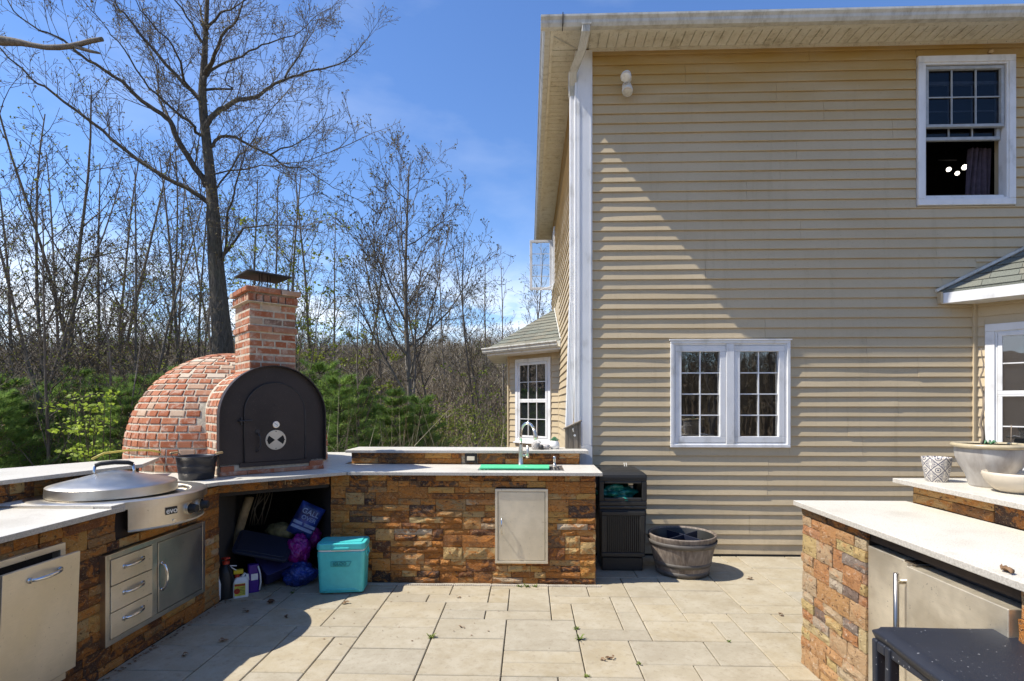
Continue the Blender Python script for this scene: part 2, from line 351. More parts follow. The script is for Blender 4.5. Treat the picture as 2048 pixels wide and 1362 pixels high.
# printed pot: cream with navy line ornament (flat print)
a = Mat('printed_ceramic', 0.5)
tcn = a.n('ShaderNodeTexCoord'); sx = a.n('ShaderNodeSeparateXYZ'); a.l(tcn.outputs['Object'], sx.inputs[0])
at = a.n('ShaderNodeMath', operation='ARCTAN2'); a.l(sx.outputs[1], at.inputs[0]); a.l(sx.outputs[0], at.inputs[1])
def mth(op, x, y=None):
    q = a.n('ShaderNodeMath', operation=op)
    for i, vv in enumerate((x, y)):
        if vv is None: continue
        if isinstance(vv, (int, float)): q.inputs[i].default_value = vv
        else: a.l(vv, q.inputs[i])
    return q.outputs[0]
uu = mth('MULTIPLY', at.outputs[0], 6 / (2 * pi)); vv_ = mth('MULTIPLY', sx.outputs[2], 15.0)
def tri(x): return mth('MULTIPLY', mth('ABSOLUTE', mth('SUBTRACT', mth('FRACT', x), 0.5)), 2.0)
tu, tv = tri(uu), tri(vv_)
dia = mth('ADD', tu, tv)
line = mth('LESS_THAN', mth('ABSOLUTE', mth('SUBTRACT', dia, 1.0)), 0.10)
rad = mth('SQRT', mth('ADD', mth('MULTIPLY', tu, tu), mth('MULTIPLY', tv, tv)))
ang = mth('ARCTAN2', tv, tu)
pet = mth('GREATER_THAN', mth('SINE', mth('MULTIPLY', ang, 16.0)), 0.25)
ringm = mth('MULTIPLY', mth('GREATER_THAN', rad, 0.22), mth('LESS_THAN', rad, 0.66))
petm = mth('MULTIPLY', pet, ringm)
tu2, tv2 = mth('SUBTRACT', 1.0, tu), mth('SUBTRACT', 1.0, tv)
rad2 = mth('SQRT', mth('ADD', mth('MULTIPLY', tu2, tu2), mth('MULTIPLY', tv2, tv2)))
r2m = mth('LESS_THAN', mth('ABSOLUTE', mth('SUBTRACT', rad2, 0.38)), 0.06); r3m = mth('LESS_THAN', rad2, 0.16)
allm = mth('MAXIMUM', mth('MAXIMUM', line, petm), mth('MAXIMUM', r2m, r3m))
a.color(a.mix(allm, (0.62, 0.57, 0.49), (0.09, 0.09, 0.13))); M['printed_ceramic'] = a.m
# weathered barrel staves
a = Mat('barrel_resin', 0.75)
f = a.noise(a.coord((1, 1, 0.14)), 38, 6, 0.65, 0.3); g = a.noise(a.coord(), 4, 6)
c = a.ramp(f, [(0.3, (0.05, 0.034, 0.024)), (0.5, (0.14, 0.105, 0.078)), (0.72, (0.27, 0.22, 0.17))])
a.color(a.mix(a.ramp(g, [(0.4, 0.0), (0.7, 0.5)]), c, (0.30, 0.26, 0.22))); a.bump(f, 0.5, 0.004); M['barrel_resin'] = a.m
simple('barrel_hoop', (0.10, 0.088, 0.075), 0.6, 0.1, var=0.25)
a = Mat('grey_wood', 0.85)
f = a.noise(a.coord((14, 14, 1)), 5, 6, 0.7)
a.color(a.ramp(f, [(0.3, (0.10, 0.08, 0.055)), (0.7, (0.27, 0.225, 0.17))])); a.bump(f, 0.5, 0.004); M['grey_wood'] = a.m
a = Mat('stool_resin', 0.5)
f = a.noise(a.coord(), 90, 2, 0.5); g = a.noise(a.coord(), 3, 5)
c = a.ramp(g, [(0.3, (0.011, 0.013, 0.020)), (0.7, (0.019, 0.022, 0.032))])
a.color(a.mix(a.ramp(f, [(0.70, 0.0), (0.74, 0.7)]), c, (0.34, 0.34, 0.34))); a.rough(g, 0.42, 0.62); M['stool_resin'] = a.m

# ------------------------------------------------------------ mesh helpers
class MB:
    def __init__(s): s.v = []; s.f = []
    def add(s, vs, fs):
        o = len(s.v); s.v.extend([tuple(x) for x in vs]); s.f.extend([tuple(i + o for i in q) for q in fs]); return s
    def box(s, x0, x1, y0, y1, z0, z1):
        return s.add([(x0, y0, z0), (x1, y0, z0), (x1, y1, z0), (x0, y1, z0), (x0, y0, z1), (x1, y0, z1), (x1, y1, z1), (x0, y1, z1)],
                     [(0, 3, 2, 1), (4, 5, 6, 7), (0, 1, 5, 4), (1, 2, 6, 5), (2, 3, 7, 6), (3, 0, 4, 7)])
    def obox(s, fr, u0, u1, n0, n1, z0, z1):
        P = fr.P; return s.add([P(u0, n0, z0), P(u1, n0, z0), P(u1, n1, z0), P(u0, n1, z0), P(u0, n0, z1), P(u1, n0, z1), P(u1, n1, z1), P(u0, n1, z1)],
                     [(0, 3, 2, 1), (4, 5, 6, 7), (0, 1, 5, 4), (1, 2, 6, 5), (2, 3, 7, 6), (3, 0, 4, 7)])
    def prism(s, poly, z0, z1):
        n = len(poly)
        return s.add([(x, y, z0) for x, y in poly] + [(x, y, z1) for x, y in poly],
                     [tuple(range(n - 1, -1, -1)), tuple(range(n, 2 * n))] + [(i, (i + 1) % n, n + (i + 1) % n, n + i) for i in range(n)])
    def extr(s, pts3, vec):
        n = len(pts3); w = Vector(vec)
        return s.add([tuple(p) for p in pts3] + [tuple(Vector(p) + w) for p in pts3],
                     [tuple(range(n - 1, -1, -1)), tuple(range(n, 2 * n))] + [(i, (i + 1) % n, n + (i + 1) % n, n + i) for i in range(n)])
    def tube(s, pts, rad, n=6, cap=True):
        pts = [Vector(p) for p in pts]
        if isinstance(rad, (int, float)): rad = [rad] * len(pts)
        o = len(s.v); ref = None
        for i, p in enumerate(pts):
            d = (pts[min(i + 1, len(pts) - 1)] - pts[max(i - 1, 0)])
            if d.length < 1e-9: d = Vector((0, 0, 1))
            d.normalize()
            if ref is None or abs(ref.dot(d)) > 0.95:
                ref = Vector((1, 0, 0)) if abs(d.x) < 0.8 else Vector((0, 1, 0))
            a = (ref - d * ref.dot(d)).normalized(); b = d.cross(a); ref = a
            for k in range(n):
                t = 2 * pi * k / n; s.v.append(tuple(p + (a * cos(t) + b * sin(t)) * rad[i]))
        for i in range(len(pts) - 1):
            for k in range(n):
                k2 = (k + 1) % n; s.f.append((o + i * n + k, o + i * n + k2, o + (i + 1) * n + k2, o + (i + 1) * n + k))
        if cap:
            s.f.append(tuple(o + k for k in range(n - 1, -1, -1))); e = o + (len(pts) - 1) * n; s.f.append(tuple(e + k for k in range(n)))
        return s
    def lathe(s, prof, c=(0, 0, 0), n=32, a0=0.0, a1=2 * pi, ripple=None):
        o = len(s.v); full = abs(a1 - a0 - 2 * pi) < 1e-6; m = n if full else n + 1
        for (r, z) in prof:
            for k in range(m):
                t = a0 + (a1 - a0) * k / n; q = r * (1 + (ripple(t, z) if ripple else 0))
                s.v.append((c[0] + q * cos(t), c[1] + q * sin(t), c[2] + z))
        for i in range(len(prof) - 1):
            for k in range(n):
                k2 = (k + 1) % m if full else k + 1
                s.f.append((o + i * m + k, o + i * m + k2, o + (i + 1) * m + k2, o + (i + 1) * m + k))
        return s
    def mesh(s, name, mat, smooth=False):
        me = bpy.data.meshes.new(name); me.from_pydata(s.v, [], s.f)
        if smooth: me.polygons.foreach_set('use_smooth', [True] * len(me.polygons))
        if mat: me.materials.append(M[mat])
        return me
    def build(s, name, mat, parent=None, smooth=False, bevel=0.0, seg=2, auto=False):
        o = bpy.data.objects.new(name, s.mesh(name, mat, smooth)); COL.objects.link(o)
        if parent: o.parent = parent
        if bevel:
            b = o.modifiers.new('b', 'BEVEL'); b.width = bevel; b.segments = seg; b.limit_method = 'ANGLE'; b.angle_limit = radians(40)
        return o
class Fr:
    """wall frame: u along the wall, n outwards, z up"""
    def __init__(s, o, u, n): s.o = Vector((o[0], o[1], 0)); s.u = Vector((u[0], u[1], 0)).normalized(); s.nn = Vector((n[0], n[1], 0)).normalized()
    def P(s, u, n, z): p = s.o + s.u * u + s.nn * n; return (p.x, p.y, z)
    def mat(s, u, n, z, su=1, sn=1, sz=1, rot=0.0):
        c = Matrix.Identity(4); zz = Vector((0, 0, 1)); uu = s.u
        if rot: uu = (s.u * cos(rot) + zz * sin(rot)); zz = (-s.u * sin(rot) + zz * cos(rot))
        for i in range(3): c[i][0] = uu[i] * su; c[i][1] = s.nn[i] * sn; c[i][2] = zz[i] * sz; c[i][3] = s.P(u, n, z)[i]
        return c
def inst(name, me, mat4, parent=None):
    o = bpy.data.objects.new(name, me); COL.objects.link(o)
    if parent: o.parent = parent
    o.matrix_basis = mat4
    return o
def empty(name, label, cat, loc=(0, 0, 0), group=None, rz=0.0):
    o = bpy.data.objects.new(name, None); COL.objects.link(o); o.location = loc; o.rotation_euler = (0, 0, rz)
    o.empty_display_size = 0.1; tag(o, label, cat, group); return o
def tag(o, label=None, cat=None, group=None, kind=None):
    if label: o['label'] = label
    if cat: o['category'] = cat
    if group: o['group'] = group
    if kind: o['kind'] = kind
    return o
def T(x, y, z, rz=0.0): return Matrix.Translation((x, y, z)) @ Matrix.Rotation(rz, 4, 'Z')
def text(name, body, size, mat4, mat, parent, ext=0.0008, bold=0.0):
    cu = bpy.data.curves.new(name, 'FONT'); cu.body = body; cu.size = size; cu.extrude = ext; cu.offset = bold
    cu.align_x = 'CENTER'; cu.align_y = 'CENTER'; cu.materials.append(M[mat])
    tmp = bpy.data.objects.new(name, cu); COL.objects.link(tmp); dg = bpy.context.evaluated_depsgraph_get(); dg.update()
    me = bpy.data.meshes.new_from_object(tmp.evaluated_get(dg)); bpy.data.objects.remove(tmp); bpy.data.curves.remove(cu)
    if not me.materials: me.materials.append(M[mat])
    o = bpy.data.objects.new(name, me); COL.objects.link(o); o.parent = parent; o.matrix_basis = mat4; return o
def face_mat(fr, u, n, z, tilt=0.0):
    """text plane on a wall frame: local x -> right as seen from outside, local y -> up"""
    x = Vector(fr.u); zz = Vector((0, 0, 1)); nn = Vector(fr.nn)
    if x.cross(zz).dot(nn) < 0: x = -x
    c = Matrix.Identity(4); p = fr.P(u, n, z)
    for i in range(3): c[i][0] = x[i]; c[i][1] = zz[i]; c[i][2] = nn[i]; c[i][3] = p[i]
    return c @ Matrix.Rotation(tilt, 4, 'Z')

# shared unit pieces
def stone_mesh(seed):
    r = random.Random(seed); m = MB(); nx, nz = 5, 3; idx = {}
    for j in range(nz):
        for i in range(nx):
            e = (i in (0, nx - 1)) or (j in (0, nz - 1)); y = r.uniform(0.55, 0.85) if e else r.uniform(0.7, 1.15)
            idx[i, j] = len(m.v); m.v.append((-0.5 + i / (nx - 1) + (0 if e else r.uniform(-.06, .06)), y, -0.5 + j / (nz - 1)))
    for j in range(nz - 1):
        for i in range(nx - 1): m.f.append((idx[i, j], idx[i + 1, j], idx[i + 1, j + 1], idx[i, j + 1]))
    ring = [(i, 0) for i in range(nx)] + [(nx - 1, j) for j in range(1, nz)] + [(i, nz - 1) for i in range(nx - 2, -1, -1)] + [(0, j) for j in range(nz - 2, 0, -1)]
    b = {}
    for k in ring: b[k] = len(m.v); x, y, z = m.v[idx[k]]; m.v.append((x, 0, z))
    for q in range(len(ring)):
        k, k2 = ring[q], ring[(q + 1) % len(ring)]; m.f.append((idx[k], b[k], b[k2], idx[k2]))
    return m
def brick_mesh(seed, ch=0.06):
    r = random.Random(seed); m = MB(); j = lambda: r.uniform(-0.025, 0.025)
    C = [(-.5, -.5), (.5, -.5), (.5, .5), (-.5, .5)]
    R = [[(x, 0, z) for x, z in C], [(x + j(), .85, z + j()) for x, z in C], [(x * (1 - ch * 1.2) + j(), 1 + j(), z * (1 - ch * 3)) for x, z in C]]
    for q in R: m.v.extend(q)
    for l in range(2):
        for i in range(4): m.f.append((l * 4 + i, l * 4 + (i + 1) % 4, l * 4 + 4 + (i + 1) % 4, l * 4 + 4 + i))
    m.f.append((8, 9, 10, 11)); return m
STONES = [stone_mesh(s).mesh('stone', 'ledger_stone') for s in range(10)]
STONES_S = [stone_mesh(s + 50).mesh('stone', 'ledger_stone_buff') for s in range(10)]
BRICKS = [brick_mesh(s).mesh('brick', 'old_brick') for s in range(8)]

def clad(parent, fr, W, z0, z1, holes=(), seed=0, meshes=None, rowh=0.0505, lmin=3, lmax=9, depth=0.026, cell=0.032):
    """ledger panels: random-length stones, some two courses high"""
    r = random.Random(seed); meshes = meshes or STONES
    rows = max(1, round((z1 - z0) / rowh)); rh = (z1 - z0) / rows; cols = max(1, round(W / cell)); cw = W / cols
    occ = [[False] * cols for _ in range(rows)]
    for (a0, a1, b0, b1) in holes:
        for j in range(rows):
            for i in range(cols):
                uc, zc = (i + .5) * cw, z0 + (j + .5) * rh
                if a0 < uc < a1 and b0 < zc < b1: occ[j][i] = True
    k = 0
    for j in range(rows):
        i = 0
        while i < cols:
            if occ[j][i]: i += 1; continue
            L_ = r.randint(lmin, lmax); h = 2 if (r.random() < 0.28 and j + 1 < rows) else 1
            if h == 2: L_ = max(L_, 5)
            n = 0
            while i + n < cols and n < L_ and not occ[j][i + n] and (h == 1 or not occ[j + 1][i + n]): n += 1
            if n == 0: h = 1; n = 0
            while h == 1 and i + n < cols and n < L_ and not occ[j][i + n]: n += 1
            left = 0
            while i + n + left < cols and left < 2 and not occ[j][i + n + left]: left += 1
            if left == 1 and h == 1: n += 1
            for q in range(n):
                occ[j][i + q] = True
                if h == 2: occ[j + 1][i + q] = True
            g = 0.0032
            su, sz = n * cw - g, h * rh - g
            mt = fr.mat((i + n / 2) * cw, 0, z0 + (j + h / 2) * rh, su * r.choice((1, -1)), depth * r.uniform(0.65, 1.2), sz * r.choice((1, -1)))
            inst('stone', meshes[r.randrange(len(meshes))], mt, parent); k += 1
            i += n
    return k

def siding(parent, fr, W, z0, z1, holes=(), seed=0, course=0.0975, lap=0.014, seams=True):
    r = random.Random(seed); k = 0; z = z0
    while z < z1 - 0.01:
        h = min(course, z1 - z); cuts = [(0.0, W)]
        edges = {0.0, W}
        for (a0, a1, b0, b1) in holes:
            if b0 < z + h and b1 > z: edges.update((max(0, a0), min(W, a1)))
        if seams:
            pair = (round(z / course) // 2); rr = random.Random(seed * 77 + pair); x = rr.uniform(0.8, 3.6)
            while x < W: edges.add(x); x += 3.66
        E_ = sorted(edges)
        for u0, u1 in zip(E_[:-1], E_[1:]):
            if u1 - u0 < 0.012: continue
            uc = (u0 + u1) / 2; lo, hi = z, z + h
            for (a0, a1, b0, b1) in holes:
                if a0 < uc < a1:
                    if b0 <= lo and b1 >= hi: lo = hi
                    elif b0 <= lo < b1: lo = b1
                    elif b0 < hi <= b1: hi = b0
            if hi - lo < 0.012: continue
            if u1 < W - 0.01: u1 -= 0.0022
            n = max(1, int((u1 - u0) / 0.30)); m = MB(); ph = r.uniform(0, 50)
            for i in range(n + 1):
                u = u0 + (u1 - u0) * i / n; wv = 0.0016 * noise.noise((u * 1.1 + ph, z * 3.1, seed)) * 3.6
                d0 = lap * (1 - (lo - z) / course) + 0.002 + wv; d1 = lap * (1 - (hi - z) / course) + 0.002
                if i == n and u1 < W - 0.01: d0 += 0.001
                m.v.extend([fr.P(u, 0, lo + 0.0008), fr.P(u, d0 - 0.002, lo + 0.0008), fr.P(u, d0, lo + 0.004), fr.P(u, d1, hi), fr.P(u, 0, hi)])
            for i in range(n):
                for q in range(5): m.f.append((i * 5 + q, i * 5 + (q + 1) % 5, (i + 1) * 5 + (q + 1) % 5, (i + 1) * 5 + q))
            m.f.append((4, 3, 2, 1, 0)); e = n * 5; m.f.append((e, e + 1, e + 2, e + 3, e + 4))
            m.build('siding_board', 'vinyl_siding', parent); k += 1
        z += h
    return k

OAK_TRUNK= [(-6.85, 12, 0.82), (-6.9, 12, 2.52), (-6.99, 12, 3.65), (-7.1, 12, 5.01), (-7.16, 12, 6.14), (-7.27, 12, 7.27), (-7.39, 12, 8.41), (-7.35, 12, 9.2), (-7.31, 12, 9.99), (-7.24, 12, 11.35), (-7.16, 12, 12.47)]
OAK_LIMBS= [([(-7.24, 12.0, 6.03), (-7.47, 11.85, 6.25), (-8.05, 11.71, 6.59), (-8.96, 11.56, 7.15), (-9.52, 11.42, 7.68), (-10.17, 11.27, 8.21), (-10.58, 11.13, 8.5), (-11.09, 10.98, 9.0), (-11.59, 10.84, 9.28)], 0.085), ([(-7.31, 12.0, 6.48), (-7.62, 11.83, 7.08), (-7.85, 11.65, 7.67), (-8.01, 11.48, 7.79), (-8.32, 11.3, 8.03), (-8.62, 11.13, 8.3), (-9.02, 10.95, 8.57), (-9.3, 10.78, 8.77), (-9.56, 10.6, 8.97), (-9.91, 10.43, 9.1), (-10.15, 10.25, 9.38)], 0.095), ([(-7.5, 12.0, 8.46), (-7.96, 11.91, 8.93), (-8.47, 11.82, 9.5), (-8.92, 11.73, 10.05), (-9.07, 11.63, 10.32), (-9.28, 11.54, 10.92)], 0.075), ([(-7.45, 12.0, 7.61), (-7.51, 11.75, 7.77), (-7.91, 11.49, 8.13), (-8.22, 11.24, 8.47), (-8.41, 10.99, 8.89), (-8.58, 10.73, 9.14), (-8.73, 10.48, 9.36)], 0.055), ([(-7.62, 12.0, 8.52), (-7.6, 11.62, 8.74), (-7.46, 11.24, 8.93), (-7.57, 10.86, 9.15), (-7.71, 10.47, 9.29), (-7.61, 10.09, 9.39)], 0.05), ([(-7.39, 12.0, 9.71), (-7.53, 11.86, 10.01), (-7.83, 11.71, 10.46), (-7.96, 11.57, 10.8)], 0.06), ([(-7.21, 12.0, 7.95), (-6.99, 12.2, 8.34), (-6.75, 12.41, 8.62), (-6.5, 12.61, 8.83), (-6.24, 12.82, 9.21), (-5.96, 13.02, 9.51), (-5.55, 13.23, 9.78), (-5.0, 13.43, 10.05), (-4.56, 13.63, 10.36), (-4.17, 13.84, 10.94)], 0.085), ([(-7.16, 12.0, 7.36), (-6.92, 12.19, 7.68), (-6.49, 12.38, 7.55), (-6.11, 12.57, 7.4), (-5.78, 12.76, 7.19), (-5.43, 12.94, 7.18), (-5.01, 13.13, 6.97), (-4.58, 13.32, 6.8)], 0.055), ([(-7.31, 12.0, 8.86), (-7.16, 12.19, 9.26), (-6.86, 12.39, 9.61), (-6.48, 12.58, 9.96), (-6.09, 12.78, 10.26), (-5.57, 12.97, 10.63), (-5.28, 13.17, 11.12)], 0.055), ([(-7.33, 12.0, 8.97), (-6.92, 11.69, 9.22), (-6.46, 11.39, 9.55), (-6.03, 11.08, 9.64), (-5.68, 10.78, 10.02)], 0.065), ([(-7.31, 12.0, 8.65), (-6.73, 12.05, 8.65), (-6.91, 12.11, 8.91), (-6.67, 12.16, 9.51)], 0.05), ([(-7.08, 12.0, 6.36), (-6.5, 11.75, 6.92), (-6.04, 11.51, 7.13), (-5.59, 11.26, 7.53), (-5.15, 11.02, 7.81)], 0.035), ([(-6.9, 12.0, 4.78), (-6.55, 11.64, 5.67), (-6.19, 11.28, 6.17), (-5.88, 10.92, 6.64), (-5.64, 10.56, 6.67)], 0.05), ([(-6.87, 12.0, 4.89), (-6.29, 11.57, 5.2), (-5.84, 11.13, 5.22), (-5.0, 10.7, 5.12), (-4.21, 10.27, 4.95)], 0.05), ([(-7.31, 12.0, 9.99), (-6.74, 11.58, 10.01), (-6.18, 11.16, 9.91), (-5.43, 10.74, 9.88)], 0.045), ([(-7.35, 12.0, 10.22), (-8.09, 12.94, 11.39), (-8.88, 13.88, 12.9)], 0.05), ([(-8.08, 12.0, 7.85), (-8.62, 12.36, 8.63), (-8.94, 12.72, 9.44), (-9.38, 13.09, 10.29), (-9.77, 13.45, 11.05)], 0.04), ([(-5.49, 12.0, 8.88), (-5.34, 12.45, 9.67), (-5.23, 12.9, 10.45), (-5.22, 13.35, 11.13)], 0.03), ([(-5.84, 12.0, 7.14), (-5.58, 12.44, 7.57), (-5.29, 12.88, 8.02), (-5.09, 13.32, 8.74)], 0.03), ([(-7.08, 12.0, 6.7), (-5.9, 11.66, 6.71), (-5.29, 11.33, 6.61), (-4.3, 10.99, 6.65), (-3.36, 10.65, 6.78)], 0.03)]
BROKEN = [(-10.78, 9, 7.98), (-9.98, 9, 7.86), (-9.09, 9, 7.76), (-8.73, 9, 7.72), (-8.29, 9, 7.63), (-7.85, 9, 7.64), (-7.5, 9, 7.72), (-7.28, 9, 7.75)], [(-7.76, 9, 7.63), (-7.5, 9, 7.55), (-7.33, 9, 7.51)]
TREES= [(-9.8, 10, 6.87, 1), (-10.03, 11, 8.53, 2), (-10.28, 11.5, 8.42, 2), (-11.87, 14, 8.76, 0), (-10.58, 13, 8.84, 1), (-11.58, 15, 9.14, 2), (-8.97, 12, 7.5, 1), (-12.27, 17, 9.53, 2), (-9.74, 14, 8.11, 0), (-12.0, 18, 9.5, 2), (-10.16, 16, 9.06, 1), (-12.59, 12, 8.28, 0), (-16.16, 17, 10.16, 2), (-17.45, 20, 10.94, 1), (-9.19, 18, 9.17, 0), (-7.18, 15, 8.17, 1), (-7.3, 17, 8.9, 0), (-8.46, 21, 10.44, 2), (-6.11, 16, 7.57, 1), (-6.5, 19, 9.06, 2), (-7.69, 24, 10.61, 0), (-6.43, 22, 10.06, 2), (-5.52, 21, 8.89, 1), (-3.47, 16, 8.98, 3), (-3.53, 20, 8.54, 2), (-2.7, 19, 8.71, 2), (-2.69, 23, 9.38, 1), (-1.91, 21, 8.11, 2), (-1.51, 24, 8.39, 2), (-1.03, 26, 8.48, 1), (-0.26, 22, 6.59, 2), (0.71, 24, 9.06, 0), (0.05, 28, 9.02, 2), (-10.43, 28, 11.35, 1), (-13.05, 24, 11.06, 2), (-19.07, 24, 12.17, 0), (-23.95, 26, 13.06, 2), (-18.31, 27, 13.25, 1), (-7.21, 30, 10.94, 2), (-5.0, 32, 11.28, 1), (-2.69, 33, 10.36, 0), (-14.02, 30, 12.33, 2)]
PINES= [(-8.118, 8.2, 1.99), (-8.566, 9.5, 1.94), (-7.162, 8.8, 1.99), (-6.975, 9.6, 2.12), (-9.085, 8.5, 2.05), (-6.818, 10.5, 2.23), (-3.606, 10.2, 1.92), (-4.501, 11.5, 2.25), (-2.873, 11.5, 1.61), (-2.475, 12.2, 1.56), (-3.946, 12.5, 1.96), (-9.808, 11.5, 2.3)]

# ============================================================ GROUND
def gz(x, y):
    z = -0.10
    if y > 6.2: z = -0.10 - 2.2 * min(1, (y - 6.2) / 14)
    if y > 26: z += (y - 26) * 0.19 + 0.9 * noise.noise((x * 0.03, y * 0.03, 1.0)) * min(1, (y - 26) / 20)
    d = max(0.0, sqrt(x * x + y * y) - 35)
    if y <= 26 and d > 0: z += d * 0.18
    if y < -3: z -= 0.0
    if x < -6: z -= min(1.0, (-6 - x) / 6) * (0.9 if y < 8 else 0.2)
    return z + 0.12 * noise.noise((x * 0.25, y * 0.25, 0)) * (1 if (y > 7 or x < -5) else 0)
m = MB(); xs = [-150 + i * 4.0 for i in range(22)] + [-62 + i * 1.6 for i in range(76)] + [60 + i * 4 for i in range(24)]
ys = [-60 + i * 4.0 for i in range(15)] + [i * 1.5 for i in range(0, 60)] + [90 + i * 5 for i in range(1, 10)]
for y in ys:
    for x in xs: m.v.append((x, y, gz(x, y) if not (y > 92) else gz(x, 92) - (y - 92) * 0.3))
nx = len(xs)
for j in range(len(ys) - 1):
    for i in range(nx - 1): m.f.append((j * nx + i, j * nx + i + 1, (j + 1) * nx + i + 1, (j + 1) * nx + i))
tag(m.build('ground', 'forest_floor', smooth=True), 'leaf covered ground falling away behind the patio then rising to a hill', kind='structure')

# patio: bed plus individually laid slabs
patio = tag(MB().prism([(-4.2, -3.0), (6.5, -3.0), (6.5, 5.45), (0.48, 5.45), (0.48, 6.3), (-4.2, 6.3)], -0.16, -0.012).build('patio', 'joint_sand'), kind='structure')
UNIT = 0.1575
def paver_mesh(w, d):
    m = MB(); c = 0.004; g = 0.0032; W_, D_ = w / 2 - g, d / 2 - g
    for (z, k) in ((-0.05, 0), (-c, 0), (0, c)):
        for x, y in ((-1, -1), (1, -1), (1, 1), (-1, 1)): m.v.append((x * (W_ - k), y * (D_ - k), z))
    for l in range(2):
        for i in range(4): m.f.append((l * 4 + i, l * 4 + (i + 1) % 4, l * 4 + 4 + (i + 1) % 4, l * 4 + 4 + i))
    m.f.append((8, 9, 10, 11)); return m.mesh('paver', 'paver')
PM = {}; CORNERS = []
def lay_pavers():
    r = random.Random(23); x0, y0 = -2.36, 1.73; NX, NY = 46, 24
    occ = [[0] * NX for _ in range(NY)]
    kinds = [(3, 2)] * 5 + [(2, 3)] * 3 + [(3, 3)] * 3 + [(2, 2)] * 4 + [(3, 1)] * 3 + [(2, 1)] * 3 + [(4, 2)] * 1
    for j in range(NY):
        for i in range(NX):
            if occ[j][i]: continue
            r.shuffle(kinds)
            for (a, b) in kinds + [(2, 1), (1, 2), (1, 1)]:
                if i + a > NX or j + b > NY: continue
                if any(occ[j + q][i + p] for q in range(b) for p in range(a)): continue
                if a > 1 and b > 1:
                    nxt = i + a  # avoid leaving one-unit slots
                    if nxt + 1 < NX and not occ[j][nxt] and occ[j][nxt + 1] and r.random() < 0.9: continue
                break
            for q in range(b):
                for p in range(a): occ[j + q][i + p] = 1
            if (a, b) not in PM: PM[a, b] = paver_mesh(a * UNIT, b * UNIT)
            cx, cy = x0 + (i + a / 2) * UNIT, y0 + (j + b / 2) * UNIT; CORNERS.append((x0 + i * UNIT, y0 + j * UNIT))
            if cx > 2.5 and cy < 3.3: continue
            o = inst('paver', PM[a, b], Matrix.Translation((cx, cy, r.uniform(-0.0015, 0.0015))), patio)
            o.rotation_euler = (r.uniform(-.0015, .0015), r.uniform(-.0015, .0015), r.uniform(-.003, .003))
lay_pavers()
m = MB()
for i in range(118):
    x = -1.62 + i * 0.0188
    m.box(x, x + 0.011, 4.462 + 0.0, 4.485, -0.002, 0.006)
m.box(-1.62, 0.60, 4.478, 4.492, -0.002, 0.008)
tag(m.build('edging_strip', 'paver_edging', patio))

# ============================================================ HOUSE
WY = 5.436
house = empty('house', 'two storey house clad in tan vinyl siding with white trim', 'house', (0.6, WY, 0))
F = Fr((0.60, WY), (1, 0), (0, -1))                 # garden front
wins = [(1.405 - 0.6, 2.578 - 0.6, 1.078, 2.14), (3.80 - 0.6, 4.742 - 0.6, 3.447, 4.92)]
wall = MB()
def wall_with_holes(m, fr, W, z0, z1, holes, n0=-0.16, n1=0.0):
    zs = sorted({z0, z1, *[h[2] for h in holes], *[h[3] for h in holes]})
    for a, b in zip(zs[:-1], zs[1:]):
        us = [0.0]
        for h in sorted(holes):
            if h[2] < (a + b) / 2 < h[3]: us += [h[0], h[1]]
        us.append(W)
        for i in range(0, len(us), 2): m.obox(fr, us[i], us[i + 1], n0, n1, a, b)
wall_with_holes(wall, F, 6.0, -0.6, 5.07, [(h[0] + .05, h[1] - .05, h[2] + .05, h[3] - .05) for h in wins])
front = wall.build('wall', 'vinyl_siding', house)
bay_hole = (4.372 - 0.6, 6.2, -1, 2.9)
siding(front, F, 6.0, 0.02, 5.06, wins + [bay_hole, (4.04 - .6, 4.34 - .6, 2.49, 2.60)], seed=3, lap=.0165)
MB().obox(F, 0, 3.8, 0.001, 0.02, -0.03, 0.018).build('starter_strip', 'dark_void', front)
# side wall going back
S = Fr((0.48, 5.44), (0, 1), (-1, 0))
side = MB(); wall_with_holes(side, S, 5.9, -1.6, 5.07, [(4.45, 5.15, 3.76, 4.72)]); side = side.build('wall', 'vinyl_siding', house)
side.location.x = 0.003
siding(side, S, 5.9, -0.4, 5.06, [(4.40, 5.20, 3.70, 4.78), (3.06, 6.16, -2, 3.3)], seed=5, lap=0.016)
# back part of the building so it reads as a house from the side
MB().box(0.66, 9.0, 8.0, 11.34, -1.5, 5.05).build('core', 'room_dark', house)
MB().box(6.6, 9.2, 5.43, 5.60, -0.6, 5.07).build('wall', 'vinyl_siding', house)
# corner board and trims
cb = MB(); cb.box(0.482, 0.632, 5.405, 5.435, 1.10, 5.04); cb.box(0.458, 0.4805, 5.409, 5.56, 1.30, 5.04)
cb = cb.build('corner_board', 'white_vinyl', house, bevel=0.003)
MB().box(0.497, 0.507, 5.400, 5.4045, 1.10, 5.03).box(0.611, 0.619, 5.400, 5.4045, 1.10, 5.03).build('bead', 'white_vinyl', cb)
cbl = MB().box(0.482, 0.632, 5.405, 5.435, 0.0, 1.098).build('corner_board', 'white_vinyl', house, bevel=0.003)

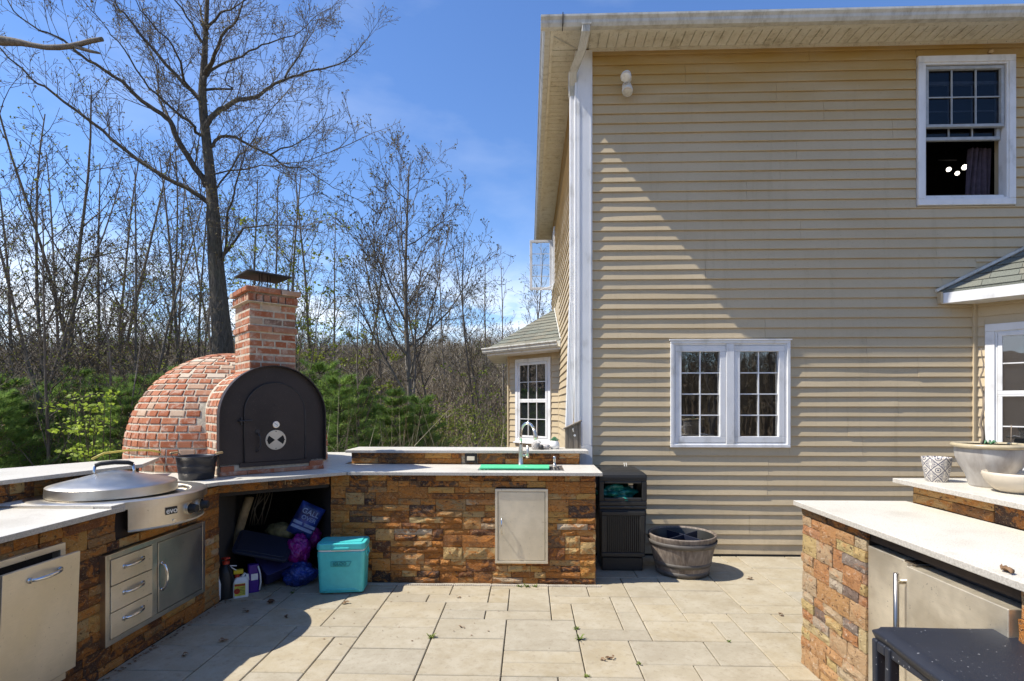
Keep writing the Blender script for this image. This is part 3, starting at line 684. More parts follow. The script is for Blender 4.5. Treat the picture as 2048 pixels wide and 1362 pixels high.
# eaves: soffit boards, fascia, gutter
X0, YE, ZS = 0.205, 5.14, 5.062
soff = MB().box(X0 + .03, 9.4, YE, WY - 0.001, ZS + .012, ZS + .03).box(X0 + .03, 0.479, WY, 11.7, ZS + .012, ZS + .03).build('soffit', 'weathered_trim', house)
x = 0.50
while x < 6.6:
    m = MB(); dz = 0.0 if RND.random() > .06 else -.004
    m.add([(x + .002, YE, ZS + dz), (x + .085, YE, ZS + dz), (x + .085, WY - .012, ZS), (x + .002, WY - .012, ZS),
           (x + .002, YE, ZS + .011), (x + .085, YE, ZS + .011), (x + .085, WY - .012, ZS + .011), (x + .002, WY - .012, ZS + .011)],
          [(0, 3, 2, 1), (4, 5, 6, 7), (0, 1, 5, 4), (1, 2, 6, 5), (2, 3, 7, 6), (3, 0, 4, 7)])
    m.build('soffit_board', 'weathered_trim', soff); x += 0.0905
y = YE + 0.30
while y < 11.6:
    MB().box(X0 + .03, 0.466, y + .002, y + .083, ZS, ZS + .011).build('soffit_board', 'weathered_trim', soff); y += 0.088
MB().extr([(X0 + .03, YE, ZS), (0.49, YE, ZS), (0.49, YE + .29, ZS), (X0 + .03, YE + .29, ZS)], (0, 0, 0.011)).build('soffit_board', 'weathered_trim', soff)
MB().tube([(0.16, YE + .02, ZS - .003), (0.47, WY - .03, ZS - .003)], 0.006, 4).build('mitre_strip', 'gutter_paint', soff)
MB().box(0.60, 6.6, WY - .026, WY - .010, ZS - .03, ZS - .0005).build('frieze_trim', 'weathered_trim', soff)
MB().box(0.466, 0.478, WY, 11.4, ZS - .025, ZS - .0005).build('frieze_trim', 'weathered_trim', soff)
fa = MB().box(X0, 9.4, YE - .045, YE - .001, ZS - .040, ZS + .05).box(X0 - .001, X0 + .03, YE - .0005, 11.75, ZS - .040, ZS + .05).build('fascia', 'weathered_trim', house)
# K-style gutters (open top, curved face)
gp = [(0.0, 0.10), (0.0, 0.0), (0.055, 0.0), (0.075, 0.03), (0.078, 0.055), (0.098, 0.08), (0.098, 0.10), (0.092, 0.10), (0.072, 0.058), (0.05, 0.006), (0.004, 0.006), (0.004, 0.10)]
GZ = ZS - 0.040
def gutter(name, p0, p1, out, z, parent, sc=1.0, mat='gutter_paint'):
    m = MB(); a_, b_ = Vector((*p0, 0)), Vector((*p1, 0)); o_ = Vector((*out, 0)).normalized()
    return m.extr([(a_.x + o_.x * q * sc, a_.y + o_.y * q * sc, z + h * sc) for q, h in gp], tuple(b_ - a_)).build(name, mat, parent)
gutter('gutter', (X0 - .095, YE - .047), (9.4, YE - .047), (0, -1), GZ, house, .92)
gutter('gutter', (X0 - .003, YE - .045), (X0 - .003, 11.8), (-1, 0), GZ, house, .92)
MB().box(X0 + .105, X0 + .112, YE - .149, YE - .045, GZ - .003, GZ + .102).build('gutter_seam', 'dark_mortar', house)
# hipped roof above
m = MB(); e = [(X0 - .04, YE - .09, ZS + .065), (9.5, YE - .09, ZS + .065), (9.5, 11.9, ZS + .065), (X0 - .04, 11.9, ZS + .065)]
ap = [(3.6, 8.4, 7.2), (6.0, 8.4, 7.2)]
m.add(e + ap, [(0, 1, 5, 4), (1, 2, 5), (2, 3, 4, 5), (3, 0, 4), (3, 2, 1, 0)]); m.build('roof', 'roof_shingle', house)

# downspouts at the corner
def ribbed(pts, w, d, name, mat, parent):
    """rectangular ribbed pipe along a polyline (w across x, d across y)"""
    m = MB(); sec = []
    nrib = 5
    for i in range(nrib):
        a0 = -w / 2 + w * i / nrib; sec += [(a0 + w * .02, -d / 2), (a0 + w * .07, -d / 2 - .004), (a0 + w * .14, -d / 2 - .004), (a0 + w * .19, -d / 2)]
    sec += [(w / 2, -d / 2), (w / 2, d / 2), (-w / 2, d / 2), (-w / 2, -d / 2)]
    n = len(sec)
    for p in pts: m.v.extend([(p[0] + a, p[1] + b, p[2]) for a, b in sec])
    for i in range(len(pts) - 1):
        for k in range(n): m.f.append((i * n + k, i * n + (k + 1) % n, (i + 1) * n + (k + 1) % n, (i + 1) * n + k))
    m.f.append(tuple(range(n))); m.f.append(tuple((len(pts) - 1) * n + k for k in range(n)))
    return m.build(name, mat, parent)
ds = ribbed([(0.446, 5.505, 4.66), (0.446, 5.505, 2.50)], 0.066, 0.07, 'downspout', 'white_vinyl', house)
ribbed([(0.530, 5.045, 5.03), (0.525, 5.05, 4.96), (0.500, 5.17, 4.87), (0.43, 5.37, 4.78), (0.438, 5.47, 4.70), (0.446, 5.50, 4.62)], 0.076, 0.065, 'downspout_elbow', 'gutter_paint', ds)
MB().box(0.486, 0.576, 5.005, 5.085, 5.0225, 5.035).build('outlet_collar', 'gutter_paint', ds)
ribbed([(0.446, 5.505, 2.54), (0.442, 5.505, 2.44), (0.405, 5.50, 1.23)], 0.074, 0.078, 'lower_pipe', 'white_vinyl', ds)

# ---- windows -------------------------------------------------------------
def room(fr, u0, u1, z0, z1, depth, parent, ex=(0, 0, 0, 0)):
    m = MB(); P = fr.P; u0 -= ex[0]; u1 += ex[1]; z0 -= ex[2]; z1 += ex[3]; nf = -.05 if not any(ex) else -.165
    m.add([P(u0, nf, z0), P(u1, nf, z0), P(u1, nf, z1), P(u0, nf, z1), P(u0, -depth, z0), P(u1, -depth, z0), P(u1, -depth, z1), P(u0, -depth, z1)],
          [(4, 5, 6, 7), (0, 1, 5, 4), (1, 2, 6, 5), (2, 3, 7, 6), (3, 0, 4, 7)])
    m.build('room_lining', 'room_warm' if ex[2] == .5 else 'room_dark', parent)
def ring(m, fr, u0, u1, z0, z1, w, n0, n1):
    m.obox(fr, u0, u1, n0, n1, z1 - w, z1); m.obox(fr, u0, u1, n0, n1, z0, z0 + w)
    m.obox(fr, u0, u0 + w, n0, n1, z0 + w, z1 - w); m.obox(fr, u1 - w, u1, n0, n1, z0 + w, z1 - w)
def sash(fr, u0, u1, z0, z1, w, n0, n1, cols, rows, parent, mat='white_vinyl', gname='pane', bar=0.011, gl='window_glass'):
    m = MB(); ring(m, fr, u0, u1, z0, z1, w, n0, n1); s = m.build('sash', mat, parent, bevel=0.004)
    a0, a1, b0, b1 = u0 + w, u1 - w, z0 + w, z1 - w; nm = (n0 + n1) / 2
    q = MB()
    for i in range(1, cols): c = a0 + (a1 - a0) * i / cols; q.obox(fr, c - bar / 2, c + bar / 2, nm - .006, nm + .006, b0 + .0006, b1 - .0006)
    for j in range(1, rows):
        c = b0 + (b1 - b0) * j / rows
        for i in range(cols):
            e0 = a0 + (a1 - a0) * i / cols + (bar / 2 if i else 0.0006); e1 = a0 + (a1 - a0) * (i + 1) / cols - (bar / 2 if i < cols - 1 else 0.0006)
            q.obox(fr, e0, e1, nm - .005, nm + .005, c - bar / 2, c + bar / 2)
    if cols * rows > 1: q.build('muntin', mat, parent)
    for i in range(cols):
        for j in range(rows):
            e0, e1 = a0 + (a1 - a0) * i / cols, a0 + (a1 - a0) * (i + 1) / cols; c0, c1 = b0 + (b1 - b0) * j / rows, b0 + (b1 - b0) * (j + 1) / rows
            MB().obox(fr, e0 + .001, e1 - .001, nm - .013, nm - .010, c0 + .001, c1 - .001).build(gname, gl, parent)
    return s
def casing(fr, u0, u1, z0, z1, w, proud, parent):
    m = MB(); ring(m, fr, u0, u1, z0, z1, w, 0.0, proud); o = m.build('frame', 'white_vinyl', parent, bevel=0.005)
    m = MB(); ring(m, fr, u0 + w, u1 - w, z0 + w, z1 - w, 0.018, -0.07, proud - .014); m.build('jamb', 'white_vinyl', parent)
    return o
def win_empty(label, fr, u, z):
    o = bpy.data.objects.new('window', None); COL.objects.link(o); o.parent = house; o['label'] = label; return o
# lower pair of casements
w1 = win_empty('pair of white casement windows with eight panes each', F, 0, 0)
u0, u1, z0, z1 = wins[0]
casing(F, u0, u1, z0, z1, 0.032, 0.034, w1)
um = (u0 + u1) / 2
MB().obox(F, um - .038, um + .038, -.03, .030, z0 + .033, z1 - .033).build('mullion', 'white_vinyl', w1, bevel=0.003)
sash(F, u0 + .052, um - .040, z0 + .052, z1 - .052, 0.058, -.035, .022, 2, 4, w1)
sash(F, um + .040, u1 - .052, z0 + .052, z1 - .052, 0.058, -.035, .022, 2, 4, w1)
room(F, u0 + .03, u1 - .03, z0 + .03, z1 - .03, 1.6, w1, (.25, 1.6, .5, .3))
MB().obox(F, u0 - .01, u1 + .01, 0.003, 0.045, z1, z1 + .012).build('drip_cap', 'white_vinyl', w1)
# upper double hung, lower sash raised
w2 = win_empty('double hung upstairs window with its lower sash raised', F, 0, 0)
u0, u1, z0, z1 = wins[1]
casing(F, u0 + .006, u1 - .006, z0 + .006, z1 - .006, 0.062, 0.036, w2)
zm = 1.5 + (810 - 262) / 201.0
sash(F, u0 + .095, u1 - .095, zm, z1 - .095, 0.030, -.03, .008, 3, 2, w2, mat='sash_shade_vinyl', gl='dim_glass')
sash(F, u0 + .097, u1 - .097, zm - .11, z1 - .22, 0.034, -.068, -.036, 3, 2, w2, mat='sash_shade_vinyl', gl='dim_glass')
room(F, u0 + .06, u1 - .06, z0 + .06, z1 - .06, 2.3, w2, (1.2, 2.0, .9, .14))
MB().obox(F, u0 + .095, u1 - .095, -.03, .0, z0 + .094, z0 + .112).build('sill', 'white_vinyl', w2)
# curtain and ceiling light seen inside
m = MB(); n = 46
for j, zz in enumerate((z0 + .12, zm - .12)):
    for i in range(n + 1):
        t = i / n; uu_ = u1 - .12 - (0.25 - 0.07 * j) * t + .012 * sin(t * 9 + j * 2); m.v.append(F.P(uu_ + .05, -.20 + 0.020 * sin(t * 30 + 2.2 * sin(t * 5 + j)) * (.5 + t), zz))
for i in range(n): m.f.append((i, i + 1, n + 2 + i, n + 1 + i))
cu = m.build('curtain', 'curtain_cloth'); sol = cu.modifiers.new('s', 'SOLIDIFY'); sol.thickness = 0.004
tag(cu, 'dark curtain hanging inside the open upstairs window', 'curtain')
lt = empty('ceiling_light', 'three lit bulbs glowing inside the open upstairs window', 'ceiling light', (5.0, WY + 1.2, 4.38))
for (ux, vz, rr) in ((1897, 337, 0.027), (1929, 333, 0.032), (1914, 345, 0.025)):
    d = 6.6; xx = (ux - 1058) / 1080 * 6.64 / (1 + .0314 * (ux - 1024) / 1080); 
    b = MB(); b.lathe([(0.001, rr), (rr * .7, rr * .7), (rr, 0), (rr * .7, -rr * .7), (0.001, -rr)], (xx - 5.0, 0, 1.5 + (810 - vz) / 1080 * 6.45 - 4.38), 14)
    b.build('bulb', 'lit_bulb', lt, smooth=True)
MB().tube([(-.1, 0, 0.06), (0.12, 0, 0.06)], .012, 6).tube([(0.0, 0, .06), (0, 0, .35)], .012, 6).build('arm', 'black_iron', lt)
# things on the kitchen sill behind the casements
sill = MB().box(1.47, 2.5, WY + .12, WY + .40, 1.16, 1.175).build('windowsill', 'linen', w1)
def bx(name, mat, x0, x1, y0, y1, z0_, z1_, label, cat, bevel=0.004):
    return tag(MB().box(x0 - (x0 + x1) / 2, x1 - (x0 + x1) / 2, y0 - (y0 + y1) / 2, y1 - (y0 + y1) / 2, 0, z1_ - z0_).build(name, mat, bevel=bevel), label, cat), ((x0 + x1) / 2, (y0 + y1) / 2, z0_)
for a_ in (('storage_box', 'cardboard', 1.50, 1.62, 5.60, 5.72, 1.176, 1.25, 'brown box standing low inside the kitchen window', 'box'),
           ('storage_tin', 'linen', 1.585, 1.665, 5.76, 5.84, 1.176, 1.33, 'pale tin standing behind the box in the kitchen window', 'tin'),
           ('folded_towel', 'linen', 1.78, 1.98, 5.60, 5.72, 1.176, 1.205, 'flat pale folded towel in the kitchen window', 'towel')):
    o, l_ = bx(*a_); o.location = l_
cr = MB()
for i in range(26): 
    a0 = RND.uniform(0, pi); px_ = RND.uniform(1.98, 2.42); pz_ = RND.uniform(1.18, 1.30)
    cr.tube([(px_, 5.66, pz_), (px_ + .07 * cos(a0), 5.66 + .03, pz_ + .06 * sin(a0))], .004, 4)
tag(cr.build('dried_wreath', 'dead_stem'), 'tangle of dried twigs behind the right kitchen casement', 'dried wreath')

# open casement on the side wall
w3 = win_empty('white casement sash swung open high on the side wall', S, 0, 0)
casing(S, 4.42, 5.18, 3.72, 4.76, 0.05, 0.03, w3)
room(S, 4.47, 5.13, 3.77, 4.71, 0.12, w3)
FS = Fr((0.455, 10.60), (-1, 0), (0, -1))
sash(FS, 0.0, 0.44, 3.755, 4.73, 0.050, -.015, .020, 2, 4, w3, gl='clear_glass')
MB().tube([(0.45, 10.2, 3.75), (0.30, 10.4, 3.745), (0.22, 10.58, 3.75)], .008, 5).build('stay_arm', 'white_vinyl', w3)

# ---- wall bays -----------------------------------------------------------
def shingle_face(parent, O, U, V, top_len, rows_, wfun, seed):
    """rows of tabs on a sloped plane; wfun(row distance up) -> (u_start, u_end)"""
    r = random.Random(seed); U = Vector(U).normalized(); V = Vector(V).normalized(); N = U.cross(V).normalized()
    if N.z < 0: N = -N
    O = Vector(O); rh = top_len / rows_
    for j in range(rows_):
        a0, a1 = wfun((j + .3) * rh); u = a0 - r.uniform(0, .2); b0, b1 = wfun(min(top_len, (j + 1.0) * rh))
        while u < a1:
            w_ = r.uniform(0.16, 0.32); s0, s1 = max(u, a0), min(u + w_ - .004, a1)
            if s1 - s0 > 0.03:
                f0 = min(max(s0, b0), b1); f1 = min(max(s1, b0), b1)
                if f1 - f0 < 0.01: f0 = max(b0, min(s0, b1 - .01)); f1 = f0 + .01
                d0, d1 = 0.010 + r.uniform(0, .004), 0.003
                q = [O + U * s0 + V * (j * rh) + N * d0, O + U * s1 + V * (j * rh) + N * d0, O + U * f1 + V * ((j + 1.0) * rh) + N * d1, O + U * f0 + V * ((j + 1.0) * rh) + N * d1]
                m = MB(); m.extr([tuple(x_) for x_ in q], tuple(-N * (d0 - 0.0005) if False else -N * 0.0055)); m.build('shingle', 'roof_shingle', parent)
            u += w_

def bay(pts, zw0, zw1, ze, apex_pts, face_specs, seed, label):
    b = bpy.data.objects.new('bay', None); COL.objects.link(b); b.parent = house; b['label'] = label; return b
# far bay on the side wall
bp = [(0.48, 8.5), (-0.35, 9.3), (-0.35, 10.8), (0.48, 11.3)]
bay1 = MB().prism(bp, -1.5, 2.36).build('bay_wall', 'vinyl_siding', house)
FB = Fr(bp[0], (-.72, .694), (-.694, -.72))
siding(bay1, FB, 1.153, -0.5, 2.35, [(0.165, 0.968, 0.88, 2.275)], seed=9, seams=False)
MB().obox(FB, 1.13, 1.16, 0.0, 0.03, -1.0, 2.35).build('corner_post', 'vinyl_siding', house)
MB().obox(FB, -0.02, 0.0, 0.0, 0.03, -1.0, 2.35).build('corner_post', 'vinyl_siding', house)
w4 = win_empty('double hung window with screen in the far angled bay', FB, 0, 0)
casing(FB, 0.168, 0.967, 0.885, 2.27, 0.06, 0.03, w4)
sash(FB, 0.245, 0.89, 1.565, 2.195, 0.035, .014, .028, 3, 2, w4)
sash(FB, 0.245, 0.89, 0.96, 1.575, 0.035, .012, .026, 3, 2, w4)
MB().obox(FB, 0.13, 1.0, .0, .05, 0.86, 0.884).build('sill', 'white_vinyl', w4, bevel=.004)
MB().obox(FB, 0.235, 0.90, .0008, .0018, 0.955, 2.20).build('screen', 'screen_mesh', w4)
E0, E1, E2, E3 = Vector((0.48, 8.04, 2.46)), Vector((-0.70, 9.17, 2.46)), Vector((-0.70, 10.9, 2.46)), Vector((0.48, 11.34, 2.46)); AP = Vector((0.48, 10.0, 3.27))
rb = MB(); rb.add([E0, E1, E2, E3, AP, E0 - Vector((0, 0, .03)), E1 - Vector((0, 0, .03)), E2 - Vector((0, 0, .03)), E3 - Vector((0, 0, .03))],
    [(0, 1, 4), (1, 2, 4), (2, 3, 4), (5, 6, 7, 8), (0, 5, 6, 1), (1, 6, 7, 2), (2, 7, 8, 3)])
rb = rb.build('bay_roof', 'roof_shingle', house)
def tri_shingles(parent, A, B, C, rows_, seed):
    """triangle: eave A-B, apex C"""
    U = (B - A); Lu = U.length; U.normalize(); t = (C - A).dot(U); foot = A + U * t; V = (C - foot); H = V.length
    shingle_face(parent, A, U, V, H, rows_, lambda d: (t * min(d / H, 1), Lu - (Lu - t) * min(d / H, 1)), seed)
tri_shingles(rb, E0, E1, AP, 11, 4); tri_shingles(rb, E1, E2, AP, 9, 6)
oo = (-0.694, -0.72)
MB().extr([(E0.x, E0.y, 2.335), (E1.x, E1.y, 2.335), (-0.35, 9.3, 2.335), (0.48, 8.5, 2.335)], (0, 0, .012)).extr([(E1.x, E1.y, 2.335), (E2.x, E2.y, 2.335), (-0.35, 10.8, 2.335), (-0.35, 9.3, 2.335)], (0, 0, .012)).build('bay_soffit', 'white_vinyl', house)
fb = MB(); dd = Vector((-.694, -.72, 0)) * .02
fb.extr([tuple(E0 - Vector((0, 0, .125))), tuple(E1 - Vector((0, 0, .125))), tuple(E1 - Vector((0, 0, .03))), tuple(E0 - Vector((0, 0, .03)))], tuple(dd))
fb.extr([tuple(E1 - Vector((0, 0, .125))), tuple(E2 - Vector((0, 0, .125))), tuple(E2 - Vector((0, 0, .03))), tuple(E1 - Vector((0, 0, .03)))], (-.02, 0, 0)); fb.build('bay_fascia', 'white_vinyl', house)
gutter('bay_gutter', (E0.x + dd.x, E0.y + dd.y), (E1.x + dd.x - .03, E1.y + dd.y + .03), oo, 2.365, house, 0.95, 'gutter_paint')
MB().tube([tuple(E0 + Vector((-.012, -.0, .02))), tuple(AP + Vector((-.012, 0, .02)))], .012, 5).build('flashing', 'gutter_paint', house)

# near bay on the right of the garden front
q_ = 1 / sqrt(2)
np_ = [(4.372, WY), (5.12, 4.688), (7.6, 4.688), (7.6, WY)]
bay2 = MB().prism(np_, -.6, 2.52).build('bay_wall', 'vinyl_siding', house)
FN = Fr(np_[0], (q_, -q_), (-q_, -q_))
siding(bay2, FN, 1.058, 0.02, 2.51, [(0.076, 0.98, 0.89, 2.278)], seed=12, seams=False)
FN2 = Fr(np_[1], (1, 0), (0, -1)); siding(bay2, FN2, 2.4, 0.02, 2.51, [(0.2, 2.2, 0.89, 2.278)], seed=13, seams=False)
cp = MB(); cp.box(4.335, 4.356, WY - .032, WY - .001, 0.0, 2.51); cp.box(4.358, 4.378, WY - .026, WY - .001, 0.0, 2.51)
cp.build('corner_post', 'vinyl_siding', house, bevel=.003)
w5 = win_empty('white double hung window on the angled side of the near bay', FN, 0, 0)
casing(FN, 0.076, 0.98, 0.89, 2.278, 0.072, 0.036, w5)
sash(FN, 0.168, 0.888, 1.60, 2.19, 0.035, .016, .030, 1, 2, w5)
sash(FN, 0.168, 0.888, 0.98, 1.615, 0.035, .014, .028, 1, 2, w5)
MB().obox(FN, 0.15, 0.905, .0005, .0015, .965, 2.205).build('screen', 'screen_mesh', w5)
w6 = win_empty('wide window on the front of the near bay', FN2, 0, 0)
casing(FN2, 0.2, 2.2, 0.89, 2.278, 0.072, 0.036, w6); sash(FN2, 0.29, 2.11, 0.98, 2.19, 0.035, .016, .030, 3, 2, w6)
MB().obox(FN2, 0.28, 2.12, .0005, .0015, .965, 2.205).build('screen', 'screen_mesh', w6)
A0, A1, A2 = Vector((4.03, WY, 2.615)), Vector((4.96, 4.44, 2.615)), Vector((7.8, 4.44, 2.615)); W0, W1 = Vector((5.30, WY, 3.235)), Vector((7.8, WY, 3.235))
A0.y -= .02; W0.y -= .02; W1.y -= .02
rb2 = MB(); dz = Vector((0, 0, -.025))
rb2.add([A0, A1, A2, W1, W0, A0 + dz, A1 + dz, A2 + dz, W1 + dz], [(0, 1, 4), (1, 2, 3, 4), (0, 5, 6, 1), (1, 6, 7, 2)]); rb2 = rb2.build('bay_roof', 'roof_shingle', house)
tri_shingles(rb2, A0, A1, W0, 8, 8)
U_ = (A2 - A1).normalized(); Vv = (W1 - A2); 
shingle_face(rb2, A1, U_, Vector((0, Vv.y, Vv.z)), Vector((0, Vv.y, Vv.z)).length, 8, lambda d: (0.34 * d / Vector((0, Vv.y, Vv.z)).length, 2.6), 9)
eo = Vector((-.73, -.68, 0)).normalized() * .022
f2 = MB(); f2.extr([tuple(A0 + Vector((0, 0, -.125))), tuple(A1 + Vector((0, 0, -.125))), tuple(A1 + dz), tuple(A0 + dz)], tuple(eo)); f2.extr([tuple(A1 + Vector((0, 0, -.125))), tuple(A2 + Vector((0, 0, -.125))), tuple(A2 + dz), tuple(A1 + dz)], (0, -.022, 0)); f2.build('bay_fascia', 'white_vinyl', house)
MB().box(4.00, 4.022, WY - .06, WY - .012, 2.49, 2.60).build('fascia_end', 'vinyl_siding', house)
MB().extr([(4.03, WY - .02, 2.488), (4.96, 4.44, 2.488), (5.12, 4.688, 2.488), (4.372, WY - .02, 2.488)], (0, 0, .01)).extr([(4.96, 4.44, 2.488), (7.8, 4.44, 2.488), (7.8, 4.688, 2.488), (5.12, 4.688, 2.488)], (0, 0, .01)).build('bay_soffit', 'white_vinyl', house)
MB().tube([tuple(A0 + Vector((-.05, -.004, .0))), tuple(W0 + Vector((.0, -.004, .03)))], .017, 5).build('flashing', 'gutter_paint', house)

bpy.context.view_layer.update()
for ch_ in [o for o in bpy.data.objects if o.parent is house]: ch_.matrix_basis = Matrix.Translation(-house.location) @ ch_.matrix_basis

# floodlight under the eave
fl = empty('floodlight', 'white twin head floodlight high on the tan siding', 'floodlight', (0.970, WY - .02, 4.665)); fl.scale = (.84, .84, .84)
MB().tube([(0, -.012, 0), (0, -.05, 0)], [.055, .05], 16).build('base', 'white_enamel', fl, bevel=.004)
def lamp_head(c, d, name='lamp_head'):
    c, d = Vector(c), Vector(d).normalized(); m = MB(); prof = [(0, .026), (.02, .034), (.04, .036), (.06, .052), (.10, .062), (.11, .064), (.11, .058)]
    m.tube([c + d * t for t, _ in prof], [r_ for _, r_ in prof], 20, cap=False); o = m.build(name, 'white_enamel', fl, smooth=True)
    MB().tube([c + d * .104, c + d * .109], [.057, .045], 20).build('lens', 'lens_tan', o)
lamp_head((.02, -.07, .04), (-.62, -1, .0)); lamp_head((0.03, -.06, -.02), (-.35, -.42, -.80))
MB().tube([(0, -.045, .0), (0, -.085, .02), (0, -.09, -.03)], .018, 8).build('swivel', 'white_enamel', fl)
# wasp nest + peeling caulk on the upstairs casing
MB().lathe([(.001, .02), (.02, .018), (.026, 0), (.015, -.01), (.001, -.012)], F.P(4.50 - .6, .03, 4.94), 10).build('mud_nest', 'tan_handle', w2, smooth=True)

# ============================================================ OUTDOOR KITCHEN
ZT, ZB = 0.940, 0.912      # worktop top / underside
ZR0, ZR1 = 1.048, 1.074    # raised shelf
def slab(name, poly, z0, z1, parent, bevel=0.003):
    o = MB().prism(poly, z0, z1).build(name, 'counter_top', parent, bevel=bevel)
    o.data.materials.append(M['counter_edge'])
    for p in o.data.polygons:
        if abs(p.normal.z) < 0.5: p.material_index = 1
    return o
def bar_handle(parent, pts, r=0.006, mat='polished_steel', name='handle'):
    return MB().tube(pts, r, 10).build(name, mat, parent, smooth=True)
def arc_handle(fr, u0, z0_, u1, z1_, out, parent, r=0.0075):
    n = 12; pts = []
    for i in range(n + 1):
        t = i / n; h = out * (sin(pi * t) ** 0.45 if 0 < t < 1 else 0)
        pts.append(fr.P(u0 + (u1 - u0) * t, 0.004 + h, z0_ + (z1_ - z0_) * t))
    rr = [r * (1.5 if i in (0, n) else 1.0 + 0.25 * sin(pi * i / n)) for i in range(n + 1)]
    o = MB().tube(pts, rr, 10); 
    for (u, z) in ((u0, z0_), (u1, z1_)): o.tube([fr.P(u, 0.0, z), fr.P(u, .008, z)], .013, 12)
    return o.build('handle', 'polished_steel', parent, smooth=True)

# ---- sink counter
sc_ = empty('sink_counter', 'stone faced counter with a sink, steel access door and raised shelf beside the house', 'counter', (-0.55, 4.8, 0))
Minv = Matrix.Translation((0.55, -4.8, 0))
def P2(parent_obj, o): o.matrix_parent_inverse = parent_obj.matrix_world.inverted(); return o
FSN = Fr((-1.68, 4.545), (1, 0), (0, -1))
body = MB().box(-1.66, 0.535, 4.55, 5.10, 0.0, ZB - .001).build('base', 'dark_mortar', sc_); body.matrix_basis = Minv
clad(body, FSN, 2.235, 0.0, ZB - .002, [(1.402, 1.832, 0.18, 0.79)], seed=31)
FSR = Fr((0.537, 4.53), (0, 1), (1, 0)); clad(body, FSR, 0.56, 0.0, ZB - .002, seed=33)
o = slab('countertop', [(-1.515, 4.478), (0.608, 4.478), (0.608, 5.098), (-1.75, 5.098), (-1.95, 4.9)], ZB, ZT, sc_); o.matrix_basis = Minv
rw = MB().box(-1.67, 0.478, 5.112, 5.40, 0.4, ZR0 - .001).build('splashback', 'dark_mortar', sc_); rw.matrix_basis = Minv
clad(rw, Fr((-1.69, 5.108), (1, 0), (0, -1)), 2.165, ZT + .003, ZR0 - .002, seed=35, lmin=4, lmax=9, depth=.020, rowh=.052)
o = slab('raised_shelf', [(-1.735, 5.052), (0.555, 5.052), (0.555, 5.395), (0.475, 5.399), (0.452, 5.46), (-1.735, 5.46)], ZR0, ZR1, sc_); o.matrix_basis = Minv
# outlet
ob = MB().obox(Fr((-0.546, 5.087), (1, 0), (0, -1)), -.058, .058, -.012, .03, .957, 1.043).build('outlet_box', 'cinder_block', sc_, bevel=.006); ob.matrix_basis = Minv
MB().obox(Fr((-0.546, 5.087), (1, 0), (0, -1)), -.036, .036, .0305, .036, .980, 1.018).build('socket_plate', 'satin_steel', ob, bevel=.003)
# access door
dr = MB(); ring(dr, FSN, 1.397, 1.838, 0.177, 0.799, 0.022, 0.012, 0.042); fr_ = dr.build('door_frame', 'satin_steel', sc_, bevel=.002); fr_.matrix_basis = Minv
MB().obox(FSN, 1.40, 1.835, -.0, .012, 0.18, 0.797).build('gasket', 'dark_void', fr_)
ad = MB().obox(FSN, 1.423, 1.812, 0.018, 0.038, 0.203, 0.773).build('access_door', 'satin_steel', sc_, bevel=.002); ad.matrix_basis = Minv
bar_handle(ad, [FSN.P(1.452, .038, .555), FSN.P(1.452, .066, .553), FSN.P(1.452, .070, .49), FSN.P(1.452, .066, .427), FSN.P(1.452, .038, .425)], .0055)
# sink and faucet
sk = MB(); ring_pts = (-0.44, 0.30, 4.60, 4.93); x0, x1, y0, y1 = ring_pts
sk.box(x0, x1, y0, y0 + .022, ZT, ZT + .004).box(x0, x1, y1 - .045, y1, ZT, ZT + .004).box(x0, x0 + .03, y0 + .022, y1 - .045, ZT, ZT + .004).box(x1 - .03, x1, y0 + .022, y1 - .045, ZT, ZT + .004)
sk = sk.build('sink', 'brushed_steel', sc_, bevel=.001); sk.matrix_basis = Minv
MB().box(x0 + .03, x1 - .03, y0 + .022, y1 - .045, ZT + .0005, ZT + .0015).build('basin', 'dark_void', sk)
for xx in (x0 + .055, x0 + .085, x1 - .085, x1 - .055): MB().box(xx - .006, xx + .006, y0 + .022, y1 - .045, ZT + .002, ZT + .0035).build('rib', 'brushed_steel', sk)
fx, fy = -0.075, 4.965
fc = MB().lathe([(.030, 0), (.030, .008), (.024, .014), (.022, .10), (.023, .13), (.018, .17), (.0165, .20)], (fx, fy, ZT), 20).build('faucet', 'brushed_steel', sc_, smooth=True); fc.matrix_basis = Minv
arc = [(fx, fy, ZT + .19), (fx, fy, ZT + .29)] + [(fx + .062 - .062 * cos(t), fy - .035 * (1 - cos(t)), ZT + .30 + .095 * sin(t)) for t in [pi * k / 12 for k in range(0, 11)]] 
MB().tube(arc, .0125, 12).build('spout', 'polished_steel', fc, smooth=True)
e_ = Vector(arc[-1]); MB().tube([e_, e_ + Vector((.010, -.003, -.03)), e_ + Vector((.020, -.006, -.075)), e_ + Vector((.024, -.007, -.10))], [.013, .017, .021, .019], 14).build('spray_head', 'brushed_steel', fc, smooth=True)
MB().tube([(fx, fy, ZT + .098), (fx + .06, fy - .01, ZT + .098)], .013, 12).tube([(fx + .062, fy - .012, ZT + .075), (fx + .062, fy - .014, ZT + .115), (fx + .062, fy - .02, ZT + .19)], [.017, .015, .009], 12).build('lever', 'brushed_steel', fc, smooth=True)
sp_ = MB().lathe([(.019, 0), (.019, .012), (.012, .016), (.012, .05), (.014, .052), (.014, .088), (.001, .09)], (0.235, 4.985, ZT), 16).build('soap_pump', 'brushed_steel', sc_, smooth=True); sp_.matrix_basis = Minv
cbd = MB().prism([(-.30, -.10), (.30, -.10), (.31, .12), (-.31, .12)], 0, .020).build('cutting_board', 'green_board', bevel=.006, seg=3)
cbd.location = (-0.125, 4.735, ZT + .0045); tag(cbd, 'bright green cutting board lying across the sink', 'cutting board')

